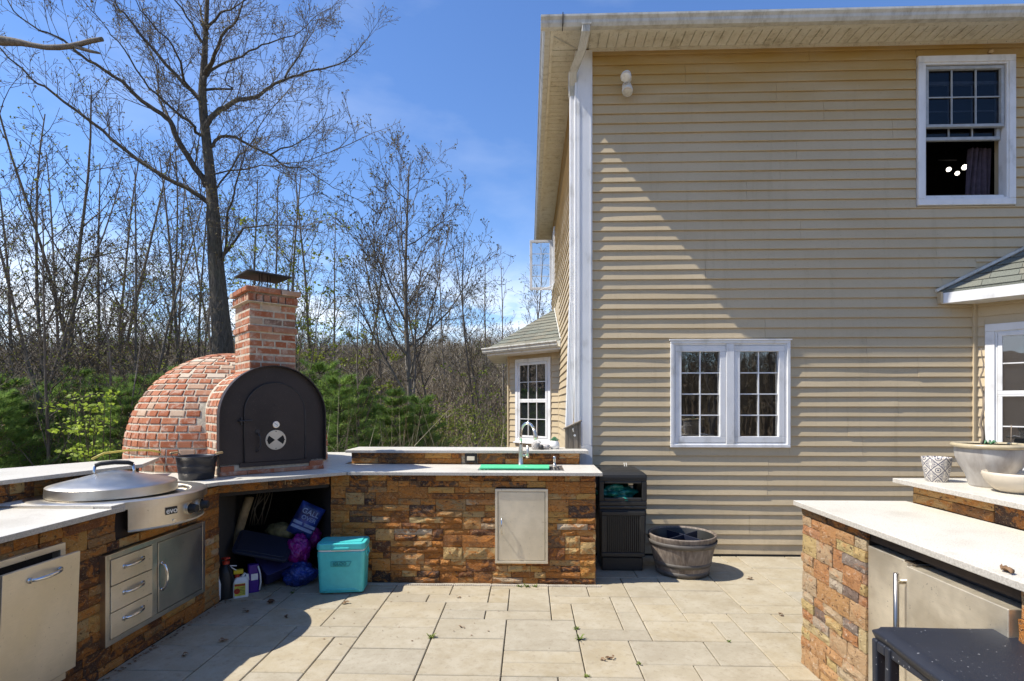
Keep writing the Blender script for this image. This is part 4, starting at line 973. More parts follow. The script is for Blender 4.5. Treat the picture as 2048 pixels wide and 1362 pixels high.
# ---- oven stand (corner with the open bay)
P1, Pq = Vector((-2.37, 4.04)), Vector((-1.70, 4.545)); du = (Pq - P1).normalized(); dn = Vector((du.y, -du.x))
os_ = empty('oven_stand', 'angled corner counter under the brick oven with a dark open storage bay', 'counter', (-2.6, 4.9, 0))
Oinv = Matrix.Translation((2.6, -4.9, 0))
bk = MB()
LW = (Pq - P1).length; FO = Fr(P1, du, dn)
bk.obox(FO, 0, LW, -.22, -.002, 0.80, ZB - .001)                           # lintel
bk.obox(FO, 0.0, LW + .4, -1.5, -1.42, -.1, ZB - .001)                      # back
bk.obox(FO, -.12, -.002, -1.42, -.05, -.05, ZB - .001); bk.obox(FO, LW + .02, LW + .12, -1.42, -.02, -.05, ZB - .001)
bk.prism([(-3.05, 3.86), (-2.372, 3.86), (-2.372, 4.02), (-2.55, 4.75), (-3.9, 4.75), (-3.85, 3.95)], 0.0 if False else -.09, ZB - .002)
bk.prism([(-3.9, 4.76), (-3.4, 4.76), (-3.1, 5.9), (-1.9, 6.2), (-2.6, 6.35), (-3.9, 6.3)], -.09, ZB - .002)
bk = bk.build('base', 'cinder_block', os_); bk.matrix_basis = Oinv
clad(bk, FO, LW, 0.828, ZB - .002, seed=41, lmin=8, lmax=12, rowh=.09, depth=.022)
so = slab('countertop', [(-2.262, 3.865), (-1.527, 4.482), (-1.96, 4.905), (-1.76, 5.10), (-1.76, 6.35), (-3.95, 6.35), (-3.95, 3.95), (-3.0, 3.865)], ZB + .0005, ZT - .0005, os_); so.matrix_basis = Oinv
text('reflection_mark', '1-2', 0.05, face_mat(FO, .50, .030, .872), 'tan_handle', bk)  # faint reflection on the lintel drawn as tan figures

# ---- grill counter
gc = empty('grill_counter', 'long stone faced counter with steel drawers, door and pull-out bin beside the griddle', 'counter', (-2.7, 2.8, 0))
Ginv = Matrix.Translation((2.7, -2.8, 0))
FG = Fr((-2.375, 1.40), (0, 1), (1, 0)); WG = 2.64
gb = MB().box(-3.05, -2.38, 1.40, 3.855, 0.0, ZB - .03)
gb.box(-2.60, -2.38, 3.856, 4.04, 0.0, ZB - .03); gb = gb.build('base', 'dark_mortar', gc); gb.matrix_basis = Ginv
holes = [(2.915 - 1.4 , 3.79 - 1.4, .18, .65), (1.74 - 1.4, 2.64 - 1.4, .14, .79), (3.02 - 1.4, 3.80 - 1.4, .725, .93)]
clad(gb, FG, WG, 0.0, ZB - .031, holes, seed=47)
yS = 2.93
o = slab('countertop', [(-3.05, 1.30), (-2.315, 1.30), (-2.315, yS + .10), (-3.05, yS + .10)], ZB - .020, ZT - .018, gc); o.matrix_basis = Ginv
o = slab('countertop', [(-3.05, yS), (-2.318, yS), (-2.318, 3.06), (-2.46, 3.10), (-2.46, 3.70), (-2.318, 3.74), (-2.262, 3.862), (-3.05, 3.862)], ZB - .001, ZT - .0015, gc); o.matrix_basis = Ginv
o = MB().box(-3.0, -2.42, yS - .004, yS - .0005, ZB, ZT - .006).build('metal_trim', 'brushed_steel', gc); o.matrix_basis = Ginv
sb = MB().prism([(-3.22, 1.3), (-3.03, 1.3), (-3.03, 3.2), (-2.90, 3.86), (-3.1, 4.2), (-3.5, 3.5), (-3.7, 1.3)], .2, ZR0 - .001).build('splashback', 'dark_mortar', gc); sb.matrix_basis = Ginv
clad(sb, Fr((-3.026, 1.9), (0, 1), (1, 0)), 1.30, ZT - .028, ZR0 - .002, seed=49, lmin=5, lmax=10, depth=.02, rowh=.066)
u_ = Vector((.13, .66)).normalized(); clad(sb, Fr((-3.026, 3.2), u_, (u_.y, -u_.x)), .66, ZT + .002, ZR0 - .002, seed=50, lmin=5, lmax=9, depth=.02)
o = slab('raised_shelf', [(-3.13, 1.6), (-2.985, 2.98), (-2.80, 3.83), (-3.02, 4.32), (-3.16, 4.26), (-3.56, 3.52), (-3.95, 2.0), (-3.95, 1.6)], ZR0 - .002, ZR1 - .002, gc); o.matrix_basis = Ginv
# drawer and door unit
dk = MB(); A, B = 2.896 - 1.4, 3.809 - 1.4; z0, z1 = .162, .668
dk.obox(FG, A, A + .03, -.02, .050, z0, z1); dk.obox(FG, B - .03, B, -.02, .050, z0, z1); dk.obox(FG, A + .03, B - .03, -.02, .050, z0, z0 + .03); dk.obox(FG, A + .03, B - .03, -.02, .050, z1 - .03, z1)
mid0, mid1 = 3.262 - 1.4, 3.312 - 1.4
dk.obox(FG, mid0, mid1, -.02, .049, z0 + .03, z1 - .03); dk = dk.build('cabinet_frame', 'brushed_steel', gc, bevel=.002); dk.matrix_basis = Ginv
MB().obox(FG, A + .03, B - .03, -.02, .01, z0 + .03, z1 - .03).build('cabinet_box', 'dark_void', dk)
hgt = (z1 - z0 - .06) / 3
for k in range(3):
    a0 = z0 + .03 + k * hgt + .003; d = MB().obox(FG, A + .034, mid0 - .004, .012, .052 + .002 * k, a0, a0 + hgt - .006).build('drawer', 'satin_steel', gc, bevel=.002); d.matrix_basis = Ginv
    FH = Fr(FG.P(0, .052, 0)[:2], (0, 1), (1, 0)); um_ = (A + mid0) / 2 + .02; arc_handle(FH, um_ - .075, a0 + hgt * .56, um_ + .075, a0 + hgt * .60, .026, d)
cd = MB().obox(FG, mid1 + .006, B - .034, .012, .050, z0 + .034, z1 - .034).build('cabinet_door', 'brushed_steel', gc, bevel=.002); cd.matrix_basis = Ginv
arc_handle(FH, mid1 + .035, .335, mid1 + .035, .50, .032, cd)
# pull-out bin front leaning out
bf = MB(); ring(bf, FG, .32, 2.655 - 1.4, .12, .807, .03, -.01, .037); bf = bf.build('bin_frame', 'satin_steel', gc, bevel=.002); bf.matrix_basis = Ginv
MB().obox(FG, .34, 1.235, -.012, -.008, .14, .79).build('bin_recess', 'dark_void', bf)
bp_ = MB(); bw0, bw1 = 2.262 - 1.4, 2.667 - 1.4
P_ = FG.P
bp_.add([P_(bw0, .060, .175), P_(bw1, .060, .175), P_(bw1, .085, .762), P_(bw0, .085, .762), P_(bw0, .078, .175), P_(bw1, .078, .175), P_(bw1, .103, .762), P_(bw0, .103, .762)],
        [(0, 1, 2, 3), (4, 7, 6, 5), (0, 4, 5, 1), (1, 5, 6, 2), (2, 6, 7, 3), (3, 7, 4, 0)])
bp_ = bp_.build('bin_drawer', 'satin_steel', gc, bevel=.002); bp_.matrix_basis = Ginv
FH2 = Fr(FG.P(0, .101, 0)[:2], (0, 1), (1, 0)); arc_handle(FH2, bw0 + .125, .700, bw0 + .285, .704, .030, bp_)
MB().obox(FG, bw0 - .05, bw0 - .012, .0, .06, .11, .70).build('bin_side', 'black_iron', bp_)

# ---- griddle
gx, gy = -2.62, 3.40
gr = empty('griddle', 'round stainless griddle with domed lid, two black knobs and a curved front', 'griddle', (gx, gy, ZT))
a0, a1 = radians(-49), radians(55)
MB().lathe([(.40, -.172), (.455, -.168), (.455, -.045), (.40, -.045)], (0, 0, 0), 40, a0, a1).build('body', 'brushed_steel', gr, smooth=False)
MB().lathe([(.10, -.186), (.450, -.182), (.460, -.175), (.452, -.166)], (0, 0, 0), 40, a0, a1).build('bottom_tray', 'satin_steel', gr)
rim = MB().lathe([(.36, -.002), (.40, .002), (.47, .004), (.478, 0), (.478, -.042), (.456, -.044)], (0, 0, 0), 64).build('rim', 'brushed_steel', gr, smooth=True); rim.modifiers.new('e', 'EDGE_SPLIT').split_angle = radians(40)
MB().lathe([(.001, -.02), (.37, -.02), (.375, .0), (.385, .003)], (0, 0, 0), 48).build('spill_tray', 'satin_steel', gr, smooth=True)
for t, nm in ((a0, 0), (a1, 1)):
    MB().add([(.30 * cos(t), .30 * sin(t), -.17), (.455 * cos(t), .455 * sin(t), -.17), (.455 * cos(t), .455 * sin(t), -.045), (.30 * cos(t), .30 * sin(t), -.045)], [(0, 1, 2, 3)]).build('end_plate', 'satin_steel', gr)
lid = MB().lathe([(.342, .004), (.346, .008), (.342, .062), (.332, .070), (.29, .080), (.20, .100), (.10, .128), (.045, .141), (.001, .144)], (-.02, -.04, 0), 72).build('lid', 'brushed_steel', gr, smooth=True)
lid.modifiers.new('e', 'EDGE_SPLIT').split_angle = radians(38)
hd = radians(37)
hp = [(-.02 + t * cos(hd), -.04 + t * sin(hd), z) for t, z in ((-.098, .180), (-.072, .190), (0, .195), (.072, .189), (.098, .178))]
MB().tube(hp, [.012, .014, .0145, .014, .012], 10).build('grip', 'black_rubber', lid, smooth=True)
for sgn in (0, -1): 
    q = Vector(hp[sgn]); MB().tube([q, q + Vector((-.008 * (1 if sgn == 0 else -1), 0, -.05)), q + Vector((0.01 * (1 if sgn == 0 else -1), 0, -.095))], [.008, .009, .007], 8).build('handle_post', 'polished_steel', lid, smooth=True)
for t in (radians(-3), radians(13)):
    c_ = Vector((.455 * cos(t), .455 * sin(t), -.098)); d_ = Vector((cos(t), sin(t), 0))
    k_ = MB().tube([c_, c_ + d_ * .014], .036, 24).build('knob_bezel', 'polished_steel', gr, smooth=False)
    MB().tube([c_ + d_ * .0145, c_ + d_ * .03, c_ + d_ * .055], [.030, .028, .024], 24).build('knob', 'black_plastic', k_, bevel=.002)
t = radians(-20); c_ = Vector((.4565 * cos(t), .4565 * sin(t), -.085)); bd = MB()
ft = Fr((c_.x, c_.y), (-sin(t), cos(t)), (cos(t), sin(t)))
bd.obox(ft, -.036, .036, -.002, .003, -.108, -.064); bd = bd.build('badge', 'black_plastic', gr)
mt_ = face_mat(ft, 0, .0035, -.086); text('lettering', 'evo', .050, mt_, 'white_enamel', bd, bold=.0006)
t = radians(-18); c_ = Vector((.456 * cos(t), .456 * sin(t), -.150)); MB().tube([c_, c_ + Vector((cos(t), sin(t), 0)) * .004], .009, 12).build('igniter', 'polished_steel', gr)

# black roasting bucket with swing handle
bu = empty('bucket', 'black metal bucket with wooden grip standing beside the griddle in front of the oven', 'bucket', (-2.52, 4.02, ZT))
MB().lathe([(.001, .004), (.112, .0), (.118, .006), (.122, .05), (.1235, .052), (.1245, .055), (.1235, .058), (.128, .10), (.1295, .102), (.1305, .105), (.1295, .108), (.138, .165), (.145, .170), (.147, .176), (.142, .178), (.134, .170), (.114, .012), (.001, .010)], (0, 0, 0), 40).build('pail', 'terracotta_black', bu, smooth=True)
for sx_, mt2 in ((-1, 'terracotta_black'), (1, 'tan_handle')):
    x = sx_ * .142; MB().tube([(x, -.05, .155), (x + sx_ * .03, -.045, .195), (x + sx_ * .032, -.035, .197)], .003, 6).tube([(x, .05, .155), (x + sx_ * .03, .045, .195), (x + sx_ * .032, .035, .197)], .003, 6).build('bail', 'black_iron', bu)
    MB().tube([(x + sx_ * .032, -.042, .197), (x + sx_ * .032, .042, .197)], .0085, 10).build('grip', 'tan_handle', bu, smooth=True)
tag(MB().tube([(-3.36, 4.05, ZR1 + .01), (-3.32, 4.12, ZR1 + .05), (-3.22, 4.24, ZR1 + .062), (-3.10, 4.33, ZR1 + .055), (-3.02, 4.42, ZR1 + .02), (-3.0, 4.44, ZR1 - .1)], .0085, 8).build('garden_hose', 'hose_yellow', smooth=True), 'short loop of yellow hose beside the brick dome', 'hose')

# ============================================================ BRICK OVEN
M2 = Vector((-2.126, 4.404)); OU = Vector((.727, .687)).normalized(); OB = Vector((-.687, .727)).normalized()
ov = empty('pizza_oven', 'domed brick pizza oven with arched black iron front and square brick chimney', 'oven', (M2.x, M2.y, ZT))
Vinv = Matrix.Translation((-M2.x, -M2.y, -ZT))
FV = Fr(M2 + OU * 0.022, OU, -OB)      # n points to the camera side; u from left to right
Cc = M2 + OB * 1.166; DR, DZ, DH = .885, 1.06, .945
prof = [(DR - .003, ZT - .94), (DR - .003, 0.12)] + [((DR - .003) * cos(t), .12 + (DH - .003) * sin(t)) for t in [pi / 2 * k / 14 for k in range(1, 14)]] + [(.001, .12 + DH - .012)]
dome = MB().lathe([(r_, z_) for r_, z_ in [(DR - .003, 0.0)] + prof[1:]], (Cc.x, Cc.y, ZT), 64).build('dome', 'lime_mortar', ov, smooth=True); dome.matrix_basis = Vinv
rb_ = random.Random(77); joined = MB()
def place_brick(parent, c, n, u, w_, h_, d_, stuff=None):
    n = n.normalized(); u = (u - n * u.dot(n)).normalized(); v = n.cross(u)
    mt = Matrix.Identity(4)
    for i in range(3): mt[i][0] = u[i] * w_; mt[i][1] = n[i] * d_; mt[i][2] = v[i] * h_; mt[i][3] = c[i]
    if stuff is not None:
        me = BRICKS[rb_.randrange(8)]; stuff.add([mt @ vv.co for vv in me.vertices], [tuple(p.vertices) for p in me.polygons]); return
    inst('brick', BRICKS[rb_.randrange(8)], mt, parent)
camv = Vector((0, 0, 1.5))
zlist = []; z = .004; 
RH = .0665
th_acc = 0.0; nring = 0; cnt = 0
rings = []
zz = 0.0
while zz < .12: rings.append((DR, zz + RH / 2, 0.0)); zz += RH
t = (zz - .12) / DH; step = RH / DH
ang = max(0.0, t)
while ang < pi / 2 - .03:
    a_ = ang + step / 2; rings.append((DR * cos(a_), .12 + DH * sin(a_), a_)); ang += RH / sqrt((DR * sin(a_)) ** 2 + (DH * cos(a_)) ** 2)
for (r_, z_, el) in rings:
    nb = max(5, int(2 * pi * r_ / .128)); off = rb_.uniform(0, 6.28); k = 0; az = 0.0
    cuts = []
    while az < 2 * pi - .3 * (2 * pi / nb):
        w_ = 2 * pi / nb * rb_.uniform(.72, 1.28); cuts.append((az, min(w_, 2 * pi - az))); az += w_
    for az, w_ in cuts:
        a_ = off + az + w_ / 2; c = Vector((Cc.x + r_ * cos(a_), Cc.y + r_ * sin(a_), ZT + z_))
        nrm = Vector((cos(el) * cos(a_) / 1, cos(el) * sin(a_), sin(el)))
        u = Vector((-sin(a_), cos(a_), 0)); vis = nrm.dot((camv - c).normalized()) > -.02
        rel = Vector((c.x, c.y)) - (M2 + OU * .022); fu, fb_ = rel.dot(OU), rel.dot(OB)
        inside = abs(fu) < .42 and fb_ < .62 and c.z < ZT + .93
        if inside and (fb_ < .5): continue
        c = c - nrm * .017
        ww = w_ * r_ - .016; 
        if vis and cnt < 296 : place_brick(dome, c, nrm, u, ww, RH - .0165, .0188 + rb_.uniform(-.0012, .0015)); cnt += 1
        else: place_brick(dome, c, nrm, u, ww, RH - .0165, .0188, joined)
jo = joined.build('brick_field', 'old_brick', dome); jo['kind'] = 'stuff'

# arched vault in front of the dome
AW, AS, AR = .418, 1.028 + .39, .418    # half width, spring height, radius
def arch_pts(hw, zb, zs, r_, n=24):
    return [(-hw, zb)] + [(-r_ * cos(pi * k / n), zs + r_ * sin(pi * k / n)) for k in range(n + 1)] + [(hw, zb)]
vt = MB(); ap_ = arch_pts(AW - .002, ZT, 1.40, AW - .002); f_, b_ = [], []
vt.extr([FV.P(u, -.02, z) for u, z in ap_], tuple(Vector(FV.P(0, -.52, 0)) - Vector(FV.P(0, -.02, 0))))
vt = vt.build('vault', 'lime_mortar', ov); vt.matrix_basis = Vinv
# vault bricks: two visible columns, stretchers laid front to back
path = []; z = ZT + .004
ln_tot = (1.40 - ZT) * 2 + pi * AW; nrow = int(ln_tot / .0665)
for k in range(nrow):
    s_ = (k + .5) * ln_tot / nrow; vs = 1.40 - ZT
    if s_ < vs: u, z, nu, nz_ = -AW, ZT + s_, -1, 0
    elif s_ < vs + pi * AW: a_ = (s_ - vs) / AW; u, z, nu, nz_ = -AW * cos(a_), 1.40 + AW * sin(a_), -cos(a_), sin(a_)
    else: u, z, nu, nz_ = AW, 1.40 - (s_ - vs - pi * AW), 1, 0
    if z > 1.74 and abs(u) < .17: continue
    n3 = Vector((OU.x * nu, OU.y * nu, nz_)); d0 = .012; odd = k % 2
    segs = [(.012, .075), (.085, .19), (.20, .31), (.32, .43)] if odd else [(.012, .12), (.13, .235), (.245, .35), (.36, .43)]
    for s0, s1 in segs:
        c = Vector(FV.P(u, -(s0 + s1) / 2, z)); place_brick(vt, c - n3 * .016, n3, Vector((OB.x, OB.y, 0)), (s1 - s0) - .006, .0665 - .0165, .0188)
MB().obox(FV, -AW + .004, AW - .004, -.40, -.012, ZT + .001, 1.03).build('hearth', 'lime_mortar', vt)
for u0, u1 in ((-.410, -.31), (.29, .405)): place_brick(vt, Vector(FV.P((u0 + u1) / 2, -.013, .992)), -Vector((OB.x, OB.y, 0)), Vector((OU.x, OU.y, 0)), u1 - u0, .05, .02)
for u0, u1 in ((-.415, -.22), (-.21, -.01), (0.0, .20), (.21, .41)): place_brick(vt, Vector(FV.P((u0 + u1) / 2, -.008, ZT + .018)), -Vector((OB.x, OB.y, 0)), Vector((OU.x, OU.y, 0)), u1 - u0 + .008, .032, .02)
# iron front: outer hood lip, recessed plate, door
pl = MB(); o1, i1 = arch_pts(.424, 1.020, 1.404, .424, 32), arch_pts(.416, 1.020, 1.404, .416, 32)
n_ = len(o1)
for n0 in (.035, -.045):
    pl.v.extend([FV.P(u, n0, z) for u, z in o1]); pl.v.extend([FV.P(u, n0, z) for u, z in i1])
for i in range(n_ - 1):
    pl.f += [(i, i + 1, n_ + i + 1, n_ + i), (2 * n_ + i, 3 * n_ + i, 3 * n_ + i + 1, 2 * n_ + i + 1), (i, 2 * n_ + i, 2 * n_ + i + 1, i + 1), (n_ + i, n_ + i + 1, 3 * n_ + i + 1, 3 * n_ + i)]
hood = pl.build('iron_front', 'iron_sheet', ov); hood.matrix_basis = Vinv
MB().extr([FV.P(u, -.018, z) for u, z in arch_pts(.4155, 1.021, 1.404, .4155, 32)], tuple(Vector(FV.P(0, -.012, 0)) - Vector(FV.P(0, -.018, 0)))).build('face_plate', 'iron_sheet', hood)
MB().obox(FV, -.27, .30, -.012, .005, 1.0, 1.034).build('sill_bar', 'iron_sheet', hood)
dm = MB(); dhw, dz, dsp = .2445, 1.036, 1.443
dc = .029 - .022
dpts = [(u + dc, z) for u, z in arch_pts(dhw, dz, dsp, dhw, 28)]
dm.extr([FV.P(u, -.0115, z) for u, z in dpts], tuple(Vector(FV.P(0, .004, 0)) - Vector(FV.P(0, -.0115, 0))))
door = dm.build('oven_door', 'iron_sheet', ov, bevel=.003); door.matrix_basis = Vinv
MB().tube([FV.P(u + dc, .004, z) for u, z in arch_pts(dhw - .004, dz, dsp, dhw - .004, 32)], .0045, 6).build('door_rim', 'black_iron', door, smooth=True)
dc2 = dc
MB().tube([FV.P(dc + .0, .004, 1.338), FV.P(dc, .016, 1.338)], .029, 24).build('thermometer', 'polished_steel', door, bevel=.002)
MB().tube([FV.P(dc, .0165, 1.338), FV.P(dc, .018, 1.338)], .023, 24).build('dial', 'white_enamel', door)
MB().tube([FV.P(dc + .012, .019, 1.330), FV.P(dc - .014, .019, 1.350)], .0015, 4).build('dial_needle', 'black_plastic', door)
vd = MB().tube([FV.P(dc, .004, 1.211), FV.P(dc, .010, 1.211)], .082, 40).build('air_vent', 'cream_ceramic', door, bevel=.001)
for s_ in (1, -1):
    q = [(0, 0)] + [(s_ * .060 * cos(t), .060 * sin(t)) for t in [radians(x) for x in (-38, -25, -12, 0, 12, 25, 38)]]
    MB().extr([FV.P(dc + a + s_ * .008, .0102, 1.211 + b) for a, b in q], tuple(Vector(FV.P(0, .0008, 0)) - Vector(FV.P(0, 0, 0)))).build('vent_slot', 'dark_void', vd)
for a, b in ((.07, .0), (-.07, .0), (0, .07), (0, -.07)): MB().tube([FV.P(dc + a, .010, 1.211 + b), FV.P(dc + a, .013, 1.211 + b)], .004, 8).build('screw', 'black_iron', vd)
hx = -.113 - .022
MB().tube([FV.P(hx, .004, 1.27), FV.P(hx, .03, 1.265), FV.P(hx + .012, .04, 1.24), FV.P(hx + .014, .04, 1.16), FV.P(hx - .004, .032, 1.125), FV.P(hx - .008, .004, 1.12)], .0055, 8).build('handle', 'black_iron', door, smooth=True)
MB().tube([FV.P(hx, .004, 1.285), FV.P(hx, .008, 1.285)], .018, 12).build('handle_plate', 'black_iron', door)
MB().tube([FV.P(-.275, -.01, 1.372), FV.P(-.275, .02, 1.372), FV.P(-.18, .022, 1.374)], .006, 8).tube([FV.P(-.255, .0, 1.34), FV.P(-.255, .0, 1.40)], .008, 8).build('latch', 'black_iron', door)
MB().tube([FV.P(dc, .004, 1.50), FV.P(dc, .009, 1.50)], .007, 10).build('rivet', 'black_iron', door)
for i in range(9): pass
MB().obox(FV, dc + dhw - .001, dc + dhw + .010, -.0115, .002, 1.05, 1.46).build('hinge_strip', 'black_iron', door)

# chimney
ch = bpy.data.objects.new('chimney', None); COL.objects.link(ch); ch.parent = ov; ch.matrix_basis = Vinv
CF = Fr(M2 + OB * .05 + OU * (-.160), OU, -OB)      # u 0 .. CW, n 0 .. -CD
CW, CD = .372, .42
MB().obox(CF, .003, CW - .003, -CD + .003, -.003, 1.62, 2.452).build('flue', 'lime_mortar', ch)
courses = 12; z = 1.735; chz = (2.345 - 1.735) / 10
def course(z0_, h_, grow, lens, off):
    W_, D_ = CW + 2 * grow, CD + 2 * grow
    faces = [(Fr(CF.P(-grow, grow, 0)[:2], OU, -OB), W_), (Fr(CF.P(-grow, grow - D_, 0)[:2], -OB, -OU), D_), (Fr(CF.P(CW + grow, grow - D_, 0)[:2], -OB, OU), D_), (Fr(CF.P(-grow, grow - D_, 0)[:2], OU, OB), W_)]
    for fi, (f_, w_) in enumerate(faces):
        u = 0.0; k = 0; r = random.Random(int(z0_ * 1000) + fi); first = True
        while u < w_ - .01:
            l_ = r.choice(lens); 
            if first and (off + fi) % 2: l_ *= .55
            first = False
            if w_ - (u + l_) < .05: l_ = w_ - u
            l_ = min(l_, w_ - u)
            n0 = -.03; j_ = 0.0065
            c = Vector(f_.P(u + l_ / 2, n0, z0_ + h_ / 2)); place_brick(ch, c, Vector(f_.nn), Vector(f_.u), l_ - 2 * j_ * .9 if 0.02 < u < w_ - l_ - .02 else l_ - j_, h_ - .0145, .030 + grow * 0 + (r.uniform(-.001, .0015)))
            u += l_
for k in range(10):
    zz = 1.735 + k * chz
    g = .0 if k != 6 else .012
    course(zz, chz, g, [.10, .16, .19], k)
course(2.345, .075, .014, [.058, .06], 0)
course(2.420, .056, .034, [.10, .16, .19], 1)
MB().obox(CF, -.030, CW + .030, -CD - .03, .030, 2.345, 2.350).obox(CF, -.01, CW + .01, -CD - .01, .01, 2.342, 2.345).build('corbel_mortar', 'lime_mortar', ch)
MB().obox(CF, .05, CW - .05, -CD + .05, -.04, 2.4765, 2.492).build('crown_mortar', 'lime_mortar', ch, bevel=.006)
cp_ = MB(); pz, pr = 2.615, 2.648; P_ = CF.P; cu_, cv_ = CW / 2 - .02, -CD / 2; hw_, hd_ = .18, .19
pts = [P_(cu_ - hw_, cv_ - hd_, pz), P_(cu_ + hw_, cv_ - hd_, pz), P_(cu_ + hw_, cv_ + hd_, pz - .012), P_(cu_ - hw_, cv_ + hd_, pz - .006), P_(cu_ - .02, cv_ - hd_ + .1, pr), P_(cu_ - .02, cv_ + hd_ - .16, pr)]
low = [(p[0], p[1], p[2] - .010) for p in pts]
cp_.add(pts + low, [(0, 1, 4), (1, 2, 5, 4), (2, 3, 5), (3, 0, 4, 5), (6, 10, 7), (7, 10, 11, 8), (8, 11, 9), (9, 11, 10, 6), (0, 6, 7, 1), (1, 7, 8, 2), (2, 8, 9, 3), (3, 9, 6, 0)])
cap = cp_.build('cap', 'black_iron', ch)
for a, b in ((.08, -.09), (CW - .10, -.09), (.08, -CD + .09), (CW - .10, -CD + .09)): MB().tube([CF.P(CW / 2 + (a - CW / 2) * .35, -CD / 2 + (b + CD / 2) * .3, 2.48), CF.P(CW / 2 + (a - CW / 2) * .35, -CD / 2 + (b + CD / 2) * .3, 2.64)], .0045, 6).build('cap_leg', 'black_iron', ch)

# ============================================================ RIGHT COUNTER (fridge)
bc = empty('bar_counter', 'stone faced bar counter with built-in steel fridge and raised shelf', 'counter', (1.8, 2.4, 0))
Binv = Matrix.Translation((-1.8, -2.4, 0))
FR_ = Fr((1.606, 3.195), (0, -1), (-1, 0))
bb = MB().box(1.61, 2.22, 2.61, 3.19, 0, ZB - .001).box(1.61, 2.22, .4, 1.80, 0, ZB - .001).box(2.0, 2.22, 1.80, 2.61, 0, ZB - .001).box(1.61, 2.0, 1.80, 2.61, .86, ZB - .001).build('base', 'dark_mortar', bc); bb.matrix_basis = Binv
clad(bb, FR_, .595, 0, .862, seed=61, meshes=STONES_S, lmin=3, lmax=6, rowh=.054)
clad(bb, FR_, .60, .863, ZB - .002, seed=62, lmin=7, lmax=10, depth=.022)
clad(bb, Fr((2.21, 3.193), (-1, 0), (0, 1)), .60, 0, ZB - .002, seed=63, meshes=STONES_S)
clad(bb, Fr((1.606, 1.80), (0, -1), (-1, 0)), 1.3, 0, ZB - .002, seed=64, lmin=5, lmax=9, rowh=.1)
o = slab('countertop', [(1.552, .3), (2.20, .3), (2.20, 3.225), (1.552, 3.225)], ZB, ZT, bc); o.matrix_basis = Binv
bs = MB().box(2.215, 2.45, .3, 3.185, .2, ZR0 - .001).build('splashback', 'dark_mortar', bc); bs.matrix_basis = Binv
clad(bs, Fr((2.213, 3.17), (0, -1), (-1, 0)), 2.4, ZT + .003, ZR0 - .002, seed=65, lmin=6, lmax=12, depth=.018, rowh=.052)
o = slab('raised_shelf', [(2.12, .2), (2.62, .2), (2.62, 3.22), (2.12, 3.22)], ZR0, ZR1, bc); o.matrix_basis = Binv
fg = MB().box(1.66, 1.99, 1.81, 2.60, .06, .845).build('fridge_cabinet', 'black_iron', bc); fg.matrix_basis = Binv
fd1 = MB().box(1.598, 1.655, 2.305, 2.598, .09, .838).build('fridge_door', 'satin_steel', bc, bevel=.003); fd1.matrix_basis = Binv
fd2 = MB().box(1.566, 1.655, 1.815, 2.292, .09, .832).build('fridge_door', 'satin_steel', bc, bevel=.003); fd2.matrix_basis = Binv
bar_handle(fd1, [(1.550, 2.330, .17), (1.550, 2.330, .79)], .0105, 'shaded_steel')
for zz in (.22, .755): MB().tube([(1.55, 2.33, zz), (1.598, 2.33, zz)], .011, 12).build('handle_post', 'polished_steel', fd1)
MB().box(1.60, 1.66, 1.82, 2.59, .0, .085).build('kick_plate', 'black_iron', fg)
MB().box(1.585, 1.65, 2.27, 2.33, .8395, .846).build('hinge', 'polished_steel', fg)
lf = MB()
for i in range(9):
    t = i / 8; lf.v.extend([(-.05 + .1 * t, -.016 * sin(pi * t) - .002, .004 + .010 * sin(t * 9)), (-.05 + .1 * t, 0.0, .008 + .012 * sin(t * 7)), (-.05 + .1 * t, .014 * sin(pi * t) + .002, .003 + .012 * abs(sin(t * 6)))])
for i in range(8): lf.f += [(i * 3, i * 3 + 1, i * 3 + 4, i * 3 + 3), (i * 3 + 1, i * 3 + 2, i * 3 + 5, i * 3 + 4)]
lf = lf.build('dead_leaf', 'dry_leaf', smooth=True); lf.modifiers.new('s', 'SOLIDIFY').thickness = .0012; lf.location = (1.60, 1.86, ZT + .002); lf.rotation_euler = (0, 0, 1.2); lf.scale = (.75, 1, 1)
tag(lf, 'curled brown dead leaf near the front edge of the bar counter', 'leaf')

# pots on the bar shelf
pp = MB().lathe([(.001, 0), (.058, 0), (.062, .004), (.080, .095), (.085, .132), (.084, .136), (.078, .133), (.070, .06), (.001, .055)], (0, 0, 0), 48).build('printed_pot', 'printed_ceramic', smooth=True)
pp.scale = (.83, .83, 1); pp.location = (2.275, 3.089, ZR1); tag(pp, 'small cream pot with dark blue medallion print', 'plant pot')
bg_ = empty('stoneware_planter', 'large grey glazed bowl planter with tan rim holding a bare stem', 'planter', (2.41, 2.90, ZR1))
MB().lathe([(.001, 0), (.095, 0), (.100, .01), (.115, .06), (.150, .12), (.166, .17), (.168, .205), (.163, .222), (.150, .222), (.14, .16), (.001, .15)], (0, 0, 0), 56, ripple=lambda t, z: .008 * sin(3 * t + 1)).build('bowl', 'stoneware', bg_, smooth=True)
MB().lathe([(.160, .216), (.175, .214), (.188, .220), (.190, .230), (.182, .238), (.165, .238), (.158, .230)], (0, 0, 0), 56, ripple=lambda t, z: .010 * sin(2 * t + .5)).build('rim', 'stoneware_rim', bg_, smooth=True)
MB().lathe([(.001, .218), (.155, .216)], (0, 0, 0), 24).build('soil', 'soil', bg_)
bg_.scale = (.88, .88, .95)
st = MB(); x, y, z = -.035, 0.02, .215; pts = []
for i in range(14): pts.append((x + .008 * sin(i * 1.3), y + .006 * cos(i * 2.1), z + i * .042)); x += RND.uniform(-.004, .004)
st.tube(pts, [.008 - .0004 * i for i in range(14)], 7); st.tube([(.12, .0, .2), (.122, .0, .34)], .0025, 5); st.tube([(-.02, .01, .21), (-.028, .015, .40), (-.018, .018, .55)], .0035, 5)
